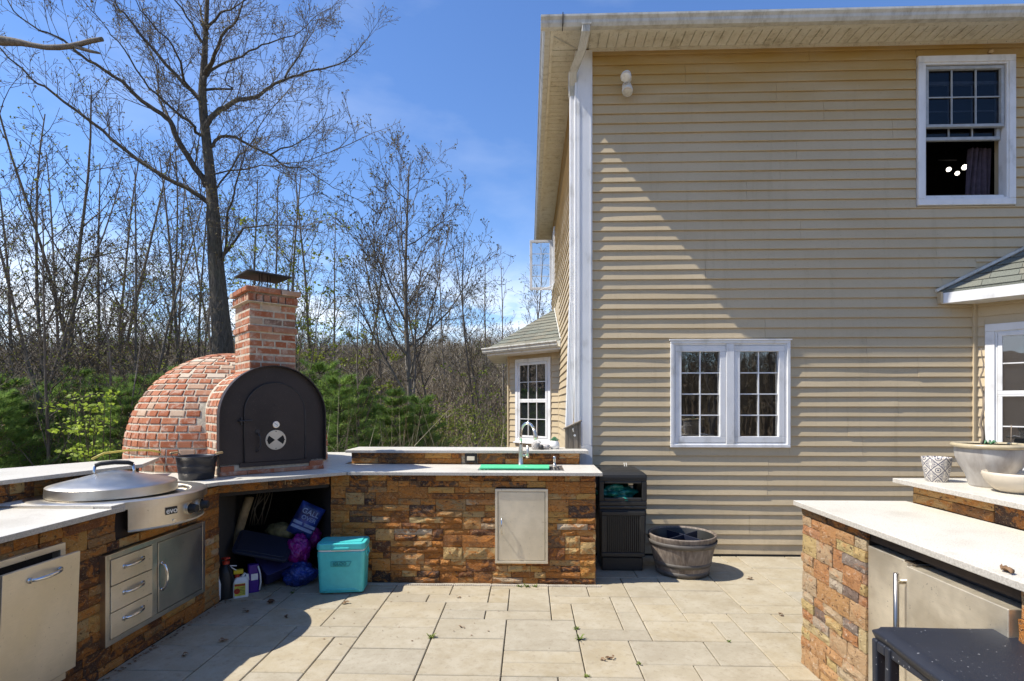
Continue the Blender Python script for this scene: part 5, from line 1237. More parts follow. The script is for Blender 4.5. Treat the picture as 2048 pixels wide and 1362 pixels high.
st.build('stem', 'dead_stem', bg_, smooth=True)
sg = MB(); 
for i in range(9): a_ = i * .7; sg.tube([(0, .01, .225), (.03 * cos(a_), .01 + .03 * sin(a_), .25), (.04 * cos(a_), .01 + .04 * sin(a_), .235)], [.004, .006, .001], 5)
sg.build('sprout', 'succulent', bg_)
sbw = MB().lathe([(.001, 0), (.062, 0), (.085, .014), (.118, .05), (.132, .085), (.130, .098), (.124, .099), (.115, .06), (.001, .02)], (0, 0, 0), 72, ripple=lambda t, z: (.012 * cos(36 * t) if .045 < z < .088 else 0)).build('ribbed_bowl', 'cream_ceramic', smooth=True)
sbw.location = (2.37, 2.70, ZR1); tag(sbw, 'low cream ceramic bowl with fine vertical ribs on the raised shelf', 'bowl')

# ============================================================ PATIO THINGS
# resin bar stool in the near corner
sl = empty('bar_stool', 'dark blue-grey resin stool with slotted legs standing before the fridge', 'stool', (1.45, 1.66, 0), rz=0)
ZTL = .748
seat = MB(); nxs, nys = 18, 14; sx0, sx1, sy0, sy1 = -.27, .29, -.22, .25
def sz_(u, v):
    e = min(u, 1 - u, v, 1 - v); r = 1 - min(1, e / .07)
    return -0.022 * r * r - 0.018 * sin(pi * min(1, max(0, u))) * sin(pi * min(1, max(0, v)))
for j in range(nys + 1):
    for i in range(nxs + 1):
        u, v = i / nxs, j / nys; seat.v.append((sx0 + (sx1 - sx0) * u + (.04 * (1 - v)) * -1, sy0 + (sy1 - sy0) * v, ZTL + sz_(u, v)))
for j in range(nys):
    for i in range(nxs): a_ = j * (nxs + 1) + i; seat.f.append((a_, a_ + 1, a_ + nxs + 2, a_ + nxs + 1))
so_ = seat.build('seat', 'stool_resin', sl, smooth=True); sm = so_.modifiers.new('s', 'SOLIDIFY'); sm.thickness = .045; sm.offset = -1
bvl = so_.modifiers.new('b', 'BEVEL'); bvl.width = .010; bvl.segments = 3; bvl.limit_method = 'ANGLE'
def slot_leg(fr, u0, u1, nth):
    """flat leg plate with a slot down its middle"""
    m = MB(); w_ = .026
    P = fr.P
    for (a0, b0, a1, b1) in ((u0, u0 + w_, u0 + .012, u0 + w_ + .008), (u1 - w_, u1, u1 - w_ - .008, u1 - .012)):
        m.add([P(a1, 0, 0), P(b1, 0, 0), P(b1, nth, 0), P(a1, nth, 0), P(a0, 0, ZTL - .05), P(b0, 0, ZTL - .05), P(b0, nth, ZTL - .05), P(a0, nth, ZTL - .05)],
              [(0, 3, 2, 1), (4, 5, 6, 7), (0, 1, 5, 4), (1, 2, 6, 5), (2, 3, 7, 6), (3, 0, 4, 7)])
    m.obox(fr, u0 + w_ + .0005, u1 - w_ - .0005, .001, nth - .001, ZTL - .088, ZTL - .051)
    m.obox(fr, u0 + w_ + .008, u1 - w_ - .008, .001, nth - .001, .12, .16)
    return m.build('leg', 'stool_resin', sl, bevel=.007, seg=3)
LF = Fr((-.268, .245), (0, -1), (1, 0)); RF = Fr((.285, .245), (0, -1), (-1, 0))
for f_ in (LF, RF): slot_leg(f_, 0.0, .095, .036); slot_leg(f_, .36, .455, .036)
MB().box(-.262, -.236, -.12, .155, ZTL - .085, ZTL - .048).box(.25, .28, -.12, .155, ZTL - .085, ZTL - .048).box(-.23, .24, .215, .240, ZTL - .085, ZTL - .048).build('apron', 'stool_resin', sl, bevel=.006)
MB().tube([(-.25, .19, .25), (-.25, -.18, .25)], .014, 8).tube([(.265, .19, .25), (.265, -.18, .25)], .014, 8).tube([(-.25, .0, .25), (.265, .0, .25)], .014, 8).build('foot_rail', 'stool_resin', sl, smooth=True)

# litter bin
lb = empty('litter_bin', 'black plastic litter bin with ribbed front and teal bag between counter and wall', 'litter bin', (0.845, 5.10, 0)); lb.scale = (1, 1, .905)
hw = .215
def rbox(m, x0, x1, y0, y1, z0, z1, t0=1.0, t1=1.0):
    cx_, cy_ = (x0 + x1) / 2, (y0 + y1) / 2
    q = [((x - cx_) * t + cx_, (y - cy_) * t + cy_, z) for z, t in ((z0, t0), (z1, t1)) for x, y in ((x0, y0), (x1, y0), (x1, y1), (x0, y1))]
    m.add(q, [(0, 3, 2, 1), (4, 5, 6, 7), (0, 1, 5, 4), (1, 2, 6, 5), (2, 3, 7, 6), (3, 0, 4, 7)])
m = MB(); rbox(m, -.185, .185, -.185, .185, 0, .135); m.build('plinth', 'black_plastic', lb, bevel=.012)
m = MB()
for (a, b) in ((-1, -1), (1, -1), (1, 1), (-1, 1)): pass
rbox(m, -hw, hw, -hw + .012, hw, .135, .62, .93, 1.0); m.build('body', 'black_plastic', lb, bevel=.014)
m = MB(); fr2 = Fr((0, -hw + .012), (1, 0), (0, -1))
ring(m, fr2, -.195, .195, .15, .60, .042, .0, .020); m.build('panel_frame', 'black_plastic', lb, bevel=.006)
for i in range(17):
    x = -.148 + i * .0185; m = MB().obox(fr2, x - .0055, x + .0055, .0, .015, .195, .556).build('rib', 'black_plastic', lb)
m = MB(); rbox(m, -hw, hw, -hw, hw, .622, .655); m.build('seam_band', 'black_plastic', lb, bevel=.01)
# hooded top with see-through openings front and back
hm = MB(); t_ = .022
for sy in (-1, 1):
    f3 = Fr((0, sy * hw), (1, 0), (0, sy)); ring(hm, f3, -hw, hw, .656, .945, .045, -t_, 0); hm.obox(f3, -hw + .045, hw - .045, -t_, 0, .70, .735); hm.obox(f3, -hw + .045, hw - .045, -t_, 0, .875, .90)
for sx_ in (-1, 1): hm.box(min(sx_ * hw, sx_ * (hw - t_)), max(sx_ * hw, sx_ * (hw - t_)), -hw + t_, hw - t_, .656, .945)
hm.build('hood', 'black_plastic', lb, bevel=.008)
MB().lathe([(.31, .936), (.305, .962), (.27, .985), (.20, 1.002), (.10, 1.012), (.001, 1.014)], (0, 0, 0), 4, pi / 4, pi / 4 + 2 * pi).build('dome_lid', 'black_plastic', lb, bevel=.02, seg=4)
MB().tube([(.09, .20, .985), (.09, .25, 1.03)], .004, 6).tube([(.11, .20, .985), (.11, .25, 1.03)], .004, 6).build('cable_tie', 'gutter_paint', lb)
def blob(name, c, sc, seed, mat, parent=None, amp=.25, freq=2.2, sub=4, crumple=.06):
    bm = bmesh.new(); bmesh.ops.create_icosphere(bm, subdivisions=sub, radius=1.0)
    for v in bm.verts:
        p = v.co.copy(); q = p * freq + Vector((seed * 3.1, seed, 0))
        k = 1 + amp * noise.noise(q) + crumple * (1 - abs(noise.noise(q * 3.2)) * 3) + crumple * .6 * (1 - 2 * abs(noise.noise(q * 7)))
        v.co = Vector((p.x * k * sc[0], p.y * k * sc[1], p.z * k * sc[2]))
    me = bpy.data.meshes.new(name); bm.to_mesh(me); bm.free(); me.materials.append(M[mat]); me.polygons.foreach_set('use_smooth', [True] * len(me.polygons))
    o = bpy.data.objects.new(name, me); COL.objects.link(o); o.location = c
    if parent: o.parent = parent
    return o
bgg = blob('bin_bag', (.795, 5.08, .675), (.16, .15, .085), 3, 'teal_bag', amp=.6, crumple=.14, sub=5); tag(bgg, 'teal rubbish bag bulging in the litter bin opening', 'rubbish bag')

# half barrel planter
hb = empty('barrel_planter', 'round half barrel planter of weathered grey brown staves with dark hoops', 'planter', (1.375, 4.90, 0)); hb.scale = (.97, .97, .88)
BR0, BR1, BH = .225, .305, .40
prof = [(.001, .0), (BR0, 0), (BR0 + .006, .02), (.262, .16), (.287, .28), (BR1 - .006, BH - .03), (BR1, BH - .012), (BR1, BH), (BR1 - .016, BH), (BR1 - .021, BH - .02), (.268, .24), (.24, .17), (.001, .168)]
MB().lathe(prof, (0, 0, 0), 72, ripple=lambda t, z: -.006 * (abs(sin(11 * t)) < .12)).build('staves', 'barrel_resin', hb, smooth=True)
MB().lathe([(.246, .10), (.252, .10), (.262, .14), (.258, .142)], (0, 0, 0), 64).build('hoop', 'barrel_hoop', hb, smooth=True)
MB().lathe([(BR0 + .008, .012), (BR0 + .014, .012), (.240, .055), (.236, .057)], (0, 0, 0), 64).build('hoop', 'barrel_hoop', hb, smooth=True)
MB().lathe([(.294, BH - .10), (.300, BH - .10), (BR1 + .006, BH - .055), (BR1, BH - .053)], (0, 0, 0), 64).build('hoop', 'barrel_hoop', hb, smooth=True)
MB().lathe([(.001, .175), (.236, .173), (.262, .26), (.279, .375), (.283, .385)], (0, 0, 0), 48).build('liner', 'black_plastic', hb, smooth=True)
tr_ = MB(); tr_.box(-.004, .004, -.19, .19, 0, .10).box(-.19, .19, -.004, .004, 0, .10); tr_ = tr_.build('divider_cross', 'navy_plastic', bevel=.002)
tr_.location = (1.395, 4.92, .235); tr_.rotation_euler = (.05, -.06, .62); tag(tr_, 'dark plastic cross divider dropped inside the half barrel', 'divider')
for i in range(3):
    MB().box(.03 + i * .028, .042 + i * .028, -.15, -.075, .012, .016).build('vent_bar', 'linen', tr_)

# cooler
co = empty('cooler', 'turquoise hard cooler with white band standing before the storage bay', 'cooler', (-1.502, 4.34, 0), rz=radians(7))
def crbox(m, w, d, z0, z1, tw0, tw1, n=5, rad=.03):
    for z, s in ((z0, tw0), (z1, tw1)):
        for cx_, cy_, a_ in ((w, -d, -pi / 2), (w, d, 0), (-w, d, pi / 2), (-w, -d, pi)):
            for k in range(n + 1):
                t = a_ + pi / 2 * k / n; m.v.append((cx_ * s - math.copysign(rad, cx_) + rad * cos(t), cy_ * s - math.copysign(rad, cy_) + rad * sin(t), z))
    q = 4 * (n + 1); o = len(m.v) - 2 * q
    for k in range(q): m.f.append((o + k, o + (k + 1) % q, o + q + (k + 1) % q, o + q + k))
    m.f.append(tuple(o + k for k in range(q - 1, -1, -1))); m.f.append(tuple(o + q + k for k in range(q)))
    return m
cw_, cd_ = .186, .115
cb_ = crbox(MB(), cw_, cd_, .012, .338, .93, 1.0).build('body', 'teal_plastic', co, bevel=.006)
crbox(MB(), cw_ - .004, cd_ - .003, .339, .352, 1, 1).build('band', 'white_plastic', co, bevel=.003)
ld = crbox(MB(), cw_ + .004, cd_ + .004, .353, .405, 1.0, .985).build('lid', 'teal_plastic', co, bevel=.008)
MB().box(-cw_ + .03, cw_ - .03, -cd_ + .03, cd_ - .03, .4055, .412).build('lid_pad', 'teal_plastic', co, bevel=.006)
fc_ = Fr((0, -cd_), (1, 0), (0, -1))
MB().obox(fc_, -.075, .065, -.002, .010, .352, .372).build('latch_lip', 'teal_plastic', ld, bevel=.004)
m = MB()
for pl_ in ([(-.165, .29), (-.13, .29), (-.13, .075), (-.15, .055)], [(.165, .29), (.13, .29), (.13, .075), (.15, .055)]):
    m.tube([fc_.P(a, -.004 - (.338 - b) * .02, b) for a, b in pl_], .004, 6)
m.tube([fc_.P(-.15, -.012, .020), fc_.P(-.115, -.006, .036), fc_.P(.105, -.006, .036), fc_.P(.14, -.012, .020)], .006, 6)
m.build('moulding', 'teal_plastic', co, smooth=True)
pts = [(-.075, .262), (.082, .262), (.063, .225), (-.075, .225)]
mm = MB()
for i in range(4): a, b = pts[i], pts[(i + 1) % 4]; mm.tube([fc_.P(a[0], .002, a[1]), fc_.P(b[0], .002, b[1])], .0018, 5)
mm.build('logo_outline', 'teal_shade', co)
text('lettering', 'IGLOO', .034, face_mat(fc_, -.008, .0045, .243), 'teal_shade', co, ext=.002, bold=.0008)
for s_ in (-1, 1): MB().tube([(s_ * cw_, -.05, .33), (s_ * (cw_ + .006), -.05, .29), (s_ * (cw_ + .006), .05, .29), (s_ * cw_, .05, .33)], .006, 6).build('side_handle', 'teal_plastic', co)

# things stored in the open bay
def along(u, n, z=0): return Vector(FO.P(u, n, z))
tl = empty('storage_tote', 'dark navy plastic tote tipped over inside the storage bay', 'storage tote', tuple(along(.37, -.22, .0)), rz=radians(36))
t1 = crbox(MB(), .13, .11, 0, .15, .85, 1, rad=.02).build('tub', 'indigo_plastic', tl, bevel=.004); t1.location = (.07, .02, .09); t1.rotation_euler = (radians(35), radians(-10), .3)
tld = crbox(MB(), .215, .145, 0, .024, 1, 1, rad=.035)
crbox(tld, .19, .12, .0245, .034, 1, 1, rad=.03); tld = tld.build('lid', 'navy_plastic', bevel=.004)
tld.location = tuple(along(.355, -.18, .325)); tld.rotation_euler = (radians(24), radians(16), radians(20)); tag(tld, 'dark navy tote lid tilted towards the patio in the storage bay', 'lid')
jg = empty('jug', 'white jug with yellow cap and red and yellow label at the bay opening', 'jug', tuple(along(.165, -.035, 0)), rz=radians(28))
crbox(MB(), .055, .042, 0, .125, 1, 1, rad=.016).build('bottle', 'white_plastic', jg, bevel=.004)
m = MB(); crbox(m, .055, .042, .1255, .155, 1, .6, rad=.014); m.build('shoulder', 'white_plastic', jg, bevel=.004)
MB().tube([(.005, 0, .15), (.03, 0, .178), (.046, 0, .165), (.05, 0, .12)], .010, 10).build('handle', 'white_plastic', jg, smooth=True)
MB().lathe([(.018, .15), (.018, .178), (.001, .179)], (-.026, 0, 0), 16).build('neck_ring', 'red_plastic', jg)
MB().box(-.052, .018, -.02, .02, .180, .212).build('cap', 'yellow_plastic', jg, bevel=.006)
MB().tube([(-.03, -.01, .21), (-.06, -.02, .235), (-.075, -.0, .25), (-.03, .01, .24)], .004, 6).build('trigger_hose', 'white_plastic', jg)
fj = Fr((0, -.0425), (1, 0), (0, -1))
lbj = MB().obox(fj, -.044, .032, .0, .0014, .018, .112).build('label', 'label_yellow', jg)
MB().obox(fj, -.043, .031, .0016, .0024, .094, .108).build('label_band', 'label_red', lbj); MB().lathe([(.022, 0), (.001, .0005)], (0, 0, 0), 14).build('label_rose', 'label_red', lbj).matrix_basis = face_mat(fj, -.026, .002, .055) 
for k in range(5): MB().obox(fj, -.006, .028, .0016, .0022, .030 + k * .012, .033 + k * .012).build('label_line', 'black_plastic', lbj)
sy = empty('pump_sprayer', 'black pump sprayer standing at the edge of the storage bay', 'sprayer', tuple(along(.065, -.07, 0)), rz=.4)
MB().lathe([(.001, 0), (.055, 0), (.058, .01), (.056, .20), (.045, .235), (.025, .25), (.022, .27), (.001, .27)], (0, 0, 0), 24).build('tank', 'black_plastic', sy, smooth=True)
MB().lathe([(.026, .262), (.026, .285), (.001, .286)], (0, 0, 0), 16).build('collar', 'red_plastic', sy); MB().tube([(0, 0, .28), (0, 0, .30), (-.03, 0, .305), (.03, 0, .305)], .009, 8).build('handle', 'red_plastic', sy, smooth=True)
MB().tube([(.04, -.04, .03), (.06, -.05, .15), (.03, -.05, .24), (0, 0, .26)], .005, 6).build('hose', 'black_rubber', sy)
wb = MB().lathe([(.001, 0), (.022, 0), (.026, .01), (.028, .12), (.018, .15), (.010, .165), (.010, .185), (.001, .186)], (0, 0, 0), 16).build('white_bottle', 'white_plastic', smooth=True); wb.location = tuple(along(.008, -.05, 0)); tag(wb, 'slim white bottle half hidden at the left jamb of the bay', 'bottle')
rbk = MB().lathe([(.001, 0), (.032, 0), (.034, .22), (.03, .25), (.001, .26)], (0, 0, 0), 14).build('red_canister', 'red_plastic', smooth=True); rbk.location = tuple(along(.02, -.16, 0)); tag(rbk, 'orange red canister behind the black sprayer', 'canister')
vj = MB(); crbox(vj, .045, .035, 0, .22, 1, .9, rad=.015); vj = vj.build('violet_jug', 'violet_plastic', bevel=.004); vj.location = tuple(along(.265, -.10, 0)); vj.rotation_euler = (0, 0, .6); tag(vj, 'dark violet jug with a white strap behind the white jug', 'jug')
MB().tube([(.03, -.04, .21), (.045, -.05, .15), (.05, -.045, .08), (.04, -.05, .02)], .006, 6).build('strap', 'white_plastic', vj, smooth=True)
MB().box(-.02, .03, -.037, -.0355, .10, .15).build('label', 'white_enamel', vj)
tag(blob('purple_bag', tuple(along(.625, -.16, .255)), (.09, .085, .125), 5, 'magenta_bag', crumple=.10, sub=5), 'magenta plastic sack leaning behind the turquoise cooler', 'bag')
tag(blob('purple_bag', tuple(along(.755, -.30, .33)), (.09, .07, .10), 7, 'magenta_bag', crumple=.09, sub=5), 'second magenta sack tucked under the blue salt bag', 'bag')
b2 = blob('blue_bag', tuple(along(.61, -.07, .085)), (.125, .09, .085), 9, 'blue_bag', crumple=.12, sub=5); tag(b2, 'crumpled blue plastic bag on the ground beside the cooler', 'bag')
# salt bag: pillow shape, tilted, with lettering
sb_ = MB(); nxs, nys = 14, 18
for s_ in (1, -1):
    for j in range(nys + 1):
        for i in range(nxs + 1):
            u, v = i / nxs * 2 - 1, j / nys * 2 - 1; th_ = .05 * (1 - u ** 4) ** .5 * (1 - v ** 4) ** .5
            w_ = .006 * noise.noise((u * 3, v * 3, s_ * 2)); sb_.v.append((u * .105, -s_ * (th_ + w_ * (abs(u) < .99)), v * .15))
N_ = (nxs + 1) * (nys + 1)
for s_ in (0, 1):
    for j in range(nys):
        for i in range(nxs): a_ = s_ * N_ + j * (nxs + 1) + i; sb_.f.append((a_, a_ + 1, a_ + nxs + 2, a_ + nxs + 1))
sb_ = sb_.build('salt_bag', 'blue_bag', smooth=True); sb_.location = tuple(along(.70, -.20, .50)); sb_.rotation_euler = (radians(8), radians(28), radians(22)); tag(sb_, 'printed blue and white sack propped high in the storage bay', 'bag')
fsb = Fr((0, 0), (1, 0), (0, -1))
MB().obox(fsb, -.095, .095, .047, .052, -.035, -.01).obox(fsb, -.095, .09, .047, .0515, -.075, -.05).build('print_band', 'sky_print', sb_)
text('lettering', 'GALL', .062, face_mat(fsb, 0, .054, .09, .0), 'sky_print', sb_, bold=.001); text('lettering', 'OVER', .05, face_mat(fsb, .01, .055, .035, .0), 'sky_print', sb_, bold=.001)
tag(blob('yellow_sack', tuple(along(.52, -.34, .40)), (.11, .06, .07), 12, 'olive_sack', crumple=.13), 'olive yellow sack with red print far inside the storage bay', 'bag')
rl = MB().tube([along(.16, -.42, .28), along(.20, -.42, .40), along(.25, -.40, .60), along(.285, -.38, .72)], [.03, .034, .036, .035], 14).build('paper_roll', 'kraft_roll', smooth=True); tag(rl, 'rolled brown paper leaning back in the dark storage bay', 'roll')
pw = MB()
for i in range(7): a_ = RND.uniform(0, 1); pw.tube([along(.30 + .02 * i, -.5, .45), along(.32 + .03 * i * a_, -.45, .60), along(.36 + .02 * i, -.45, .72 + .02 * a_)], .004, 5)
tag(pw.build('wire_bundle', 'cord_fibre', smooth=True), 'loose bundle of pale cord beside the paper roll', 'cord')

# small things on the sink counter's raised shelf
mg = empty('mug', 'patterned white mug with handle behind the faucet', 'mug', (.065, 5.19, ZR1))
MB().lathe([(.001, 0), (.032, 0), (.038, .005), (.042, .06), (.038, .066), (.034, .06), (.03, .01), (.001, .008)], (0, 0, 0), 28).build('cup', 'printed_ceramic', mg, smooth=True)
MB().tube([(.0, 0, .06), (.01, 0, .085), (.035, 0, .082), (.048, 0, .062)], .005, 8).build('handle', 'white_enamel', mg, smooth=True)
dp = MB().lathe([(.001, 0), (.03, 0), (.04, .02), (.034, .045), (.028, .046), (.001, .03)], (0, 0, 0), 24).build('patterned_cup', 'printed_ceramic', smooth=True); dp.location = (.165, 5.20, ZR1); tag(dp, 'small squat patterned cup between the mug and the succulent', 'cup')
blk = MB().lathe([(.001, 0), (.018, 0), (.02, .03), (.012, .045), (.001, .05)], (0, 0, 0), 14).build('black_jar', 'black_plastic', smooth=True); blk.location = (.120, 5.15, ZR1); tag(blk, 'tiny black jar beside the patterned mug', 'jar')
su = empty('succulent', 'green succulent in a round white ribbed pot near the house corner', 'potted plant', (.247, 5.25, ZR1))
MB().lathe([(.001, 0), (.038, 0), (.049, .02), (.050, .042), (.036, .078), (.032, .08), (.028, .07), (.001, .065)], (0, 0, 0), 48, ripple=lambda t, z: .012 * cos(20 * t)).build('pot', 'white_enamel', su, smooth=True)
m = MB()
for i in range(34):
    a_ = i * 2.4; e = .15 + .85 * i / 34; m.tube([(0, 0, .075), (.030 * cos(a_) * (1.2 - e), .030 * sin(a_) * (1.2 - e), .082 + .02 * e), (.042 * cos(a_) * (1.15 - e), .042 * sin(a_) * (1.15 - e), .088 + .034 * e)], [.006, .008, .001], 5)
m.build('leaves', 'succulent', su)
# slanted weathered wood box by the corner board
nb_ = empty('nest_box', 'weathered grey wooden box with slanted top against the white corner board', 'wooden box', (.43, 5.31, ZR1))
MB().extr([(-.075, -.035, 0), (.075, -.035, 0), (.075, -.035, .26), (-.075, -.035, .19)], (0, .07, 0)).build('case', 'grey_wood', nb_, bevel=.002)
for x in (-.05, .0, .05): MB().box(x - .0012, x + .0012, -.0372, -.0352, .005, .19 + (x + .075) * .45).build('board_gap', 'dark_mortar', nb_)
MB().extr([(-.092, -.05, .186), (.082, -.05, .266), (.082, -.05, .280), (-.092, -.05, .200)], (0, .09, 0)).build('lid', 'grey_wood', nb_, bevel=.002)
MB().tube([(.015, -.036, .13), (.015, -.046, .13)], .011, 12).build('knob', 'white_enamel', nb_); MB().tube([(.0, -.036, .20), (-.002, -.045, .19), (.003, -.045, .165)], .006, 8).build('hook', 'gutter_paint', nb_)

# ============================================================ WOODS
class Tree:
    def __init__(s, seed, rmin=.0045, lmin=.22, bud=1.0, budsize=.03, dens=1.0):
        s.r = random.Random(seed); s.wood = MB(); s.fine = MB(); s.buds = []; s.rmin = rmin; s.lmin = lmin; s.bud = bud; s.bs = budsize; s.dens = dens
    def tube(s, pts, rads, big):
        (s.wood if big else s.fine).tube(pts, rads, 8 if big and rads[0] > .06 else (5 if big else 3), cap=False)
    def grow(s, p, d, L_, r, lvl, up=.10, maxl=4):
        R = s.r; n = max(2, min(7, int(L_ / .35) + 1)); pts = [p.copy()]; q = p.copy(); d = d.normalized(); dirs = [d.copy()]
        for i in range(n):
            d = (d + Vector((R.uniform(-1, 1), R.uniform(-1, 1), R.uniform(-1, 1))) * .17 + Vector((0, 0, up))).normalized()
            q = q + d * (L_ / n); pts.append(q.copy()); dirs.append(d.copy())
        rr = [max(s.rmin * .8, r * (1 - .82 * (i / n))) for i in range(n + 1)]
        s.tube(pts, rr, r > .022)
        s.kids(pts, dirs, L_, rr, lvl, up, maxl)
        if s.bud and lvl >= maxl - 1: s.addbud(pts[-1]); 
    def kids(s, pts, dirs, L_, rr, lvl, up, maxl, t0=.22):
        if lvl >= maxl or L_ < s.lmin: return
        R = s.r; n = len(pts) - 1; k = max(2, int((L_ * 3.1 + 1.2) * s.dens * (1.15 if lvl >= 2 else .9)))
        for i in range(k):
            t = t0 + (1 - t0) * (i + R.random() * .8) / k; t = min(t, .98); a = t * n; j = int(a); f = a - j
            p = pts[j].lerp(pts[j + 1], f); d = dirs[min(j + 1, n)]
            ax = d.cross(Vector((R.uniform(-1, 1), R.uniform(-1, 1), R.uniform(-1, 1)))); 
            if ax.length < .01: continue
            ax.normalize(); dd = Matrix.Rotation(radians(R.uniform(28, 58)), 3, ax) @ d
            l = L_ * R.uniform(.34, .62) * (1 - .45 * t)
            if l < s.lmin * .6: l = s.lmin * .6
            s.grow(p, dd, l, max(s.rmin, (rr[j] * (1 - f) + rr[j + 1] * f) * .55), lvl + 1, up * .8, maxl)
    def addbud(s, p):
        for _ in range(2 if s.r.random() < s.bud else 1):
            s.buds.append(p.copy())
    def budmesh(s, keep=1.0, size=None):
        m = MB(); R = s.r; b = size or s.bs
        for p in s.buds:
            if R.random() > keep: continue
            a = Vector((R.uniform(-1, 1), R.uniform(-1, 1), R.uniform(-1, 1))).normalized() * b * R.uniform(.6, 1.3); c = a.cross(Vector((R.uniform(-1, 1), R.uniform(-1, 1), R.uniform(-1, 1)))).normalized() * b * R.uniform(.3, .6)
            m.add([p, p + a * .5 + c, p + a, p + a * .5 - c], [(0, 1, 2, 3)])
        return m
def polyline(pts):
    P_ = [Vector(p) for p in pts]; D_ = [(P_[min(i + 1, len(P_) - 1)] - P_[max(i - 1, 0)]).normalized() for i in range(len(P_))]; return P_, D_
def smooth_pts(pts, k=3):
    P_ = [Vector(p) for p in pts]; out = []
    for i in range(len(P_) - 1):
        a, b, c, d = P_[max(i - 1, 0)], P_[i], P_[i + 1], P_[min(i + 2, len(P_) - 1)]
        for j in range(k):
            t = j / k; out.append(.5 * ((2 * b) + (c - a) * t + (2 * a - 5 * b + 4 * c - d) * t * t + (3 * b - a - 3 * c + d) * t ** 3))
    out.append(P_[-1]); return out

# the big oak: trunk and main limbs laid out one by one
ok = empty('oak_tree', 'tallest bare oak with a thick dark trunk rising behind the brick chimney', 'tree', (OAK_TRUNK[0][0], 12, -1.3), group='bare trees of the woods')
TO = Tree(5, rmin=.0045, lmin=.24, bud=.8, budsize=.045, dens=1.4)
tp = smooth_pts(OAK_TRUNK); nT = len(tp)
RK = [.25, .222, .192, .155, .122, .102, .086, .070, .050, .034, .02]
rT = []
for i in range(nT):
    t = i / 3; k = min(int(t), 9); rT.append(RK[k] + (RK[k + 1] - RK[k]) * (t - k))
TO.wood.tube(tp, rT, 12)
for pts, r0 in OAK_LIMBS:
    q0 = Vector(pts[0]); near = min(tp, key=lambda p: (p - q0 - Vector((0, 0, -.12))).length)
    sp = smooth_pts([tuple(near)] + list(pts) if (near - q0).length < .6 and (near - q0).length > .05 else pts, 3)
    jit = Vector((0, 0, 0)); 
    for i in range(1, len(sp)):
        jit = jit * .6 + Vector((TO.r.uniform(-1, 1), TO.r.uniform(-1, 1), TO.r.uniform(-1, 1))) * .035; sp[i] += jit
    n = len(sp) - 1; P_, D_ = polyline(sp); rr = [max(.008, r0 * .82 * (1 - .88 * (i / n) ** .8)) for i in range(n + 1)]
    TO.wood.tube(P_, rr, 8, cap=False)
    tot = sum((P_[i + 1] - P_[i]).length for i in range(n)); R = TO.r; k = int(tot * 5.2)
    for i in range(k):
        t = .12 + .88 * (i + R.random()) / k; a = min(t, .99) * n; j = int(a); p = P_[j].lerp(P_[j + 1], a - j); d = D_[j]
        ax = d.cross(Vector((R.uniform(-1, 1), R.uniform(-1, 1), R.uniform(-1, 1)))).normalized()
        dd = Matrix.Rotation(radians(R.uniform(30, 70)), 3, ax) @ d + Vector((0, 0, .25))
        TO.grow(p, dd, R.uniform(.5, 1.55) * (1 - .30 * t), max(.007, rr[j] * .30), 2, .16, 4)
    TO.grow(P_[-1], D_[-1], .9, .010, 2, .05, 4)
for i in range(26):    # short epicormic shoots on the trunk
    p = tp[TO.r.randrange(2, nT - 6)]; a_ = TO.r.uniform(0, 6.28); TO.grow(p, Vector((cos(a_), sin(a_) * .5, .35)), TO.r.uniform(.4, 1.1), .008, 3, .02, 4)
oi_ = Matrix.Translation((-OAK_TRUNK[0][0], -12, 1.3))
for nm, mb_, mt in (('trunk', TO.wood, 'bark_grey'), ('crown', TO.fine, 'twig'), ('buds', TO.budmesh(.5, .034), 'bud')):
    o = mb_.build(nm, mt, ok, smooth=nm == 'trunk'); o.matrix_basis = oi_
    if nm != 'trunk': o['kind'] = 'stuff'

# neighbour whose broken limb reaches into the frame
bt = empty('broken_limb_tree', 'thick grey limb with a snapped fork entering high at the edge of the sky', 'tree', (-12.2, 9.3, -1.6), group='bare trees of the woods')
TB = Tree(8, bud=0); sp = smooth_pts([(-12.2, 9.3, -1.6), (-12.1, 9.3, 2), (-12.15, 9.25, 5.2), (-11.4, 9.1, 7.5)] + BROKEN[0][1:], 2)
nb = len(sp); TB.wood.tube(sp, [max(.028, .20 - .158 * min(1, (i / (nb * .62)))) if i < nb - 6 else .045 - .002 * (i - nb + 6) for i in range(nb)], 9)
TB.wood.tube([Vector(p) for p in BROKEN[1]], [.032, .028, .016], 7)
o = TB.wood.build('trunk', 'bark_pale', bt, smooth=True); o.matrix_basis = Matrix.Translation((12.2, -9.3, 1.6))

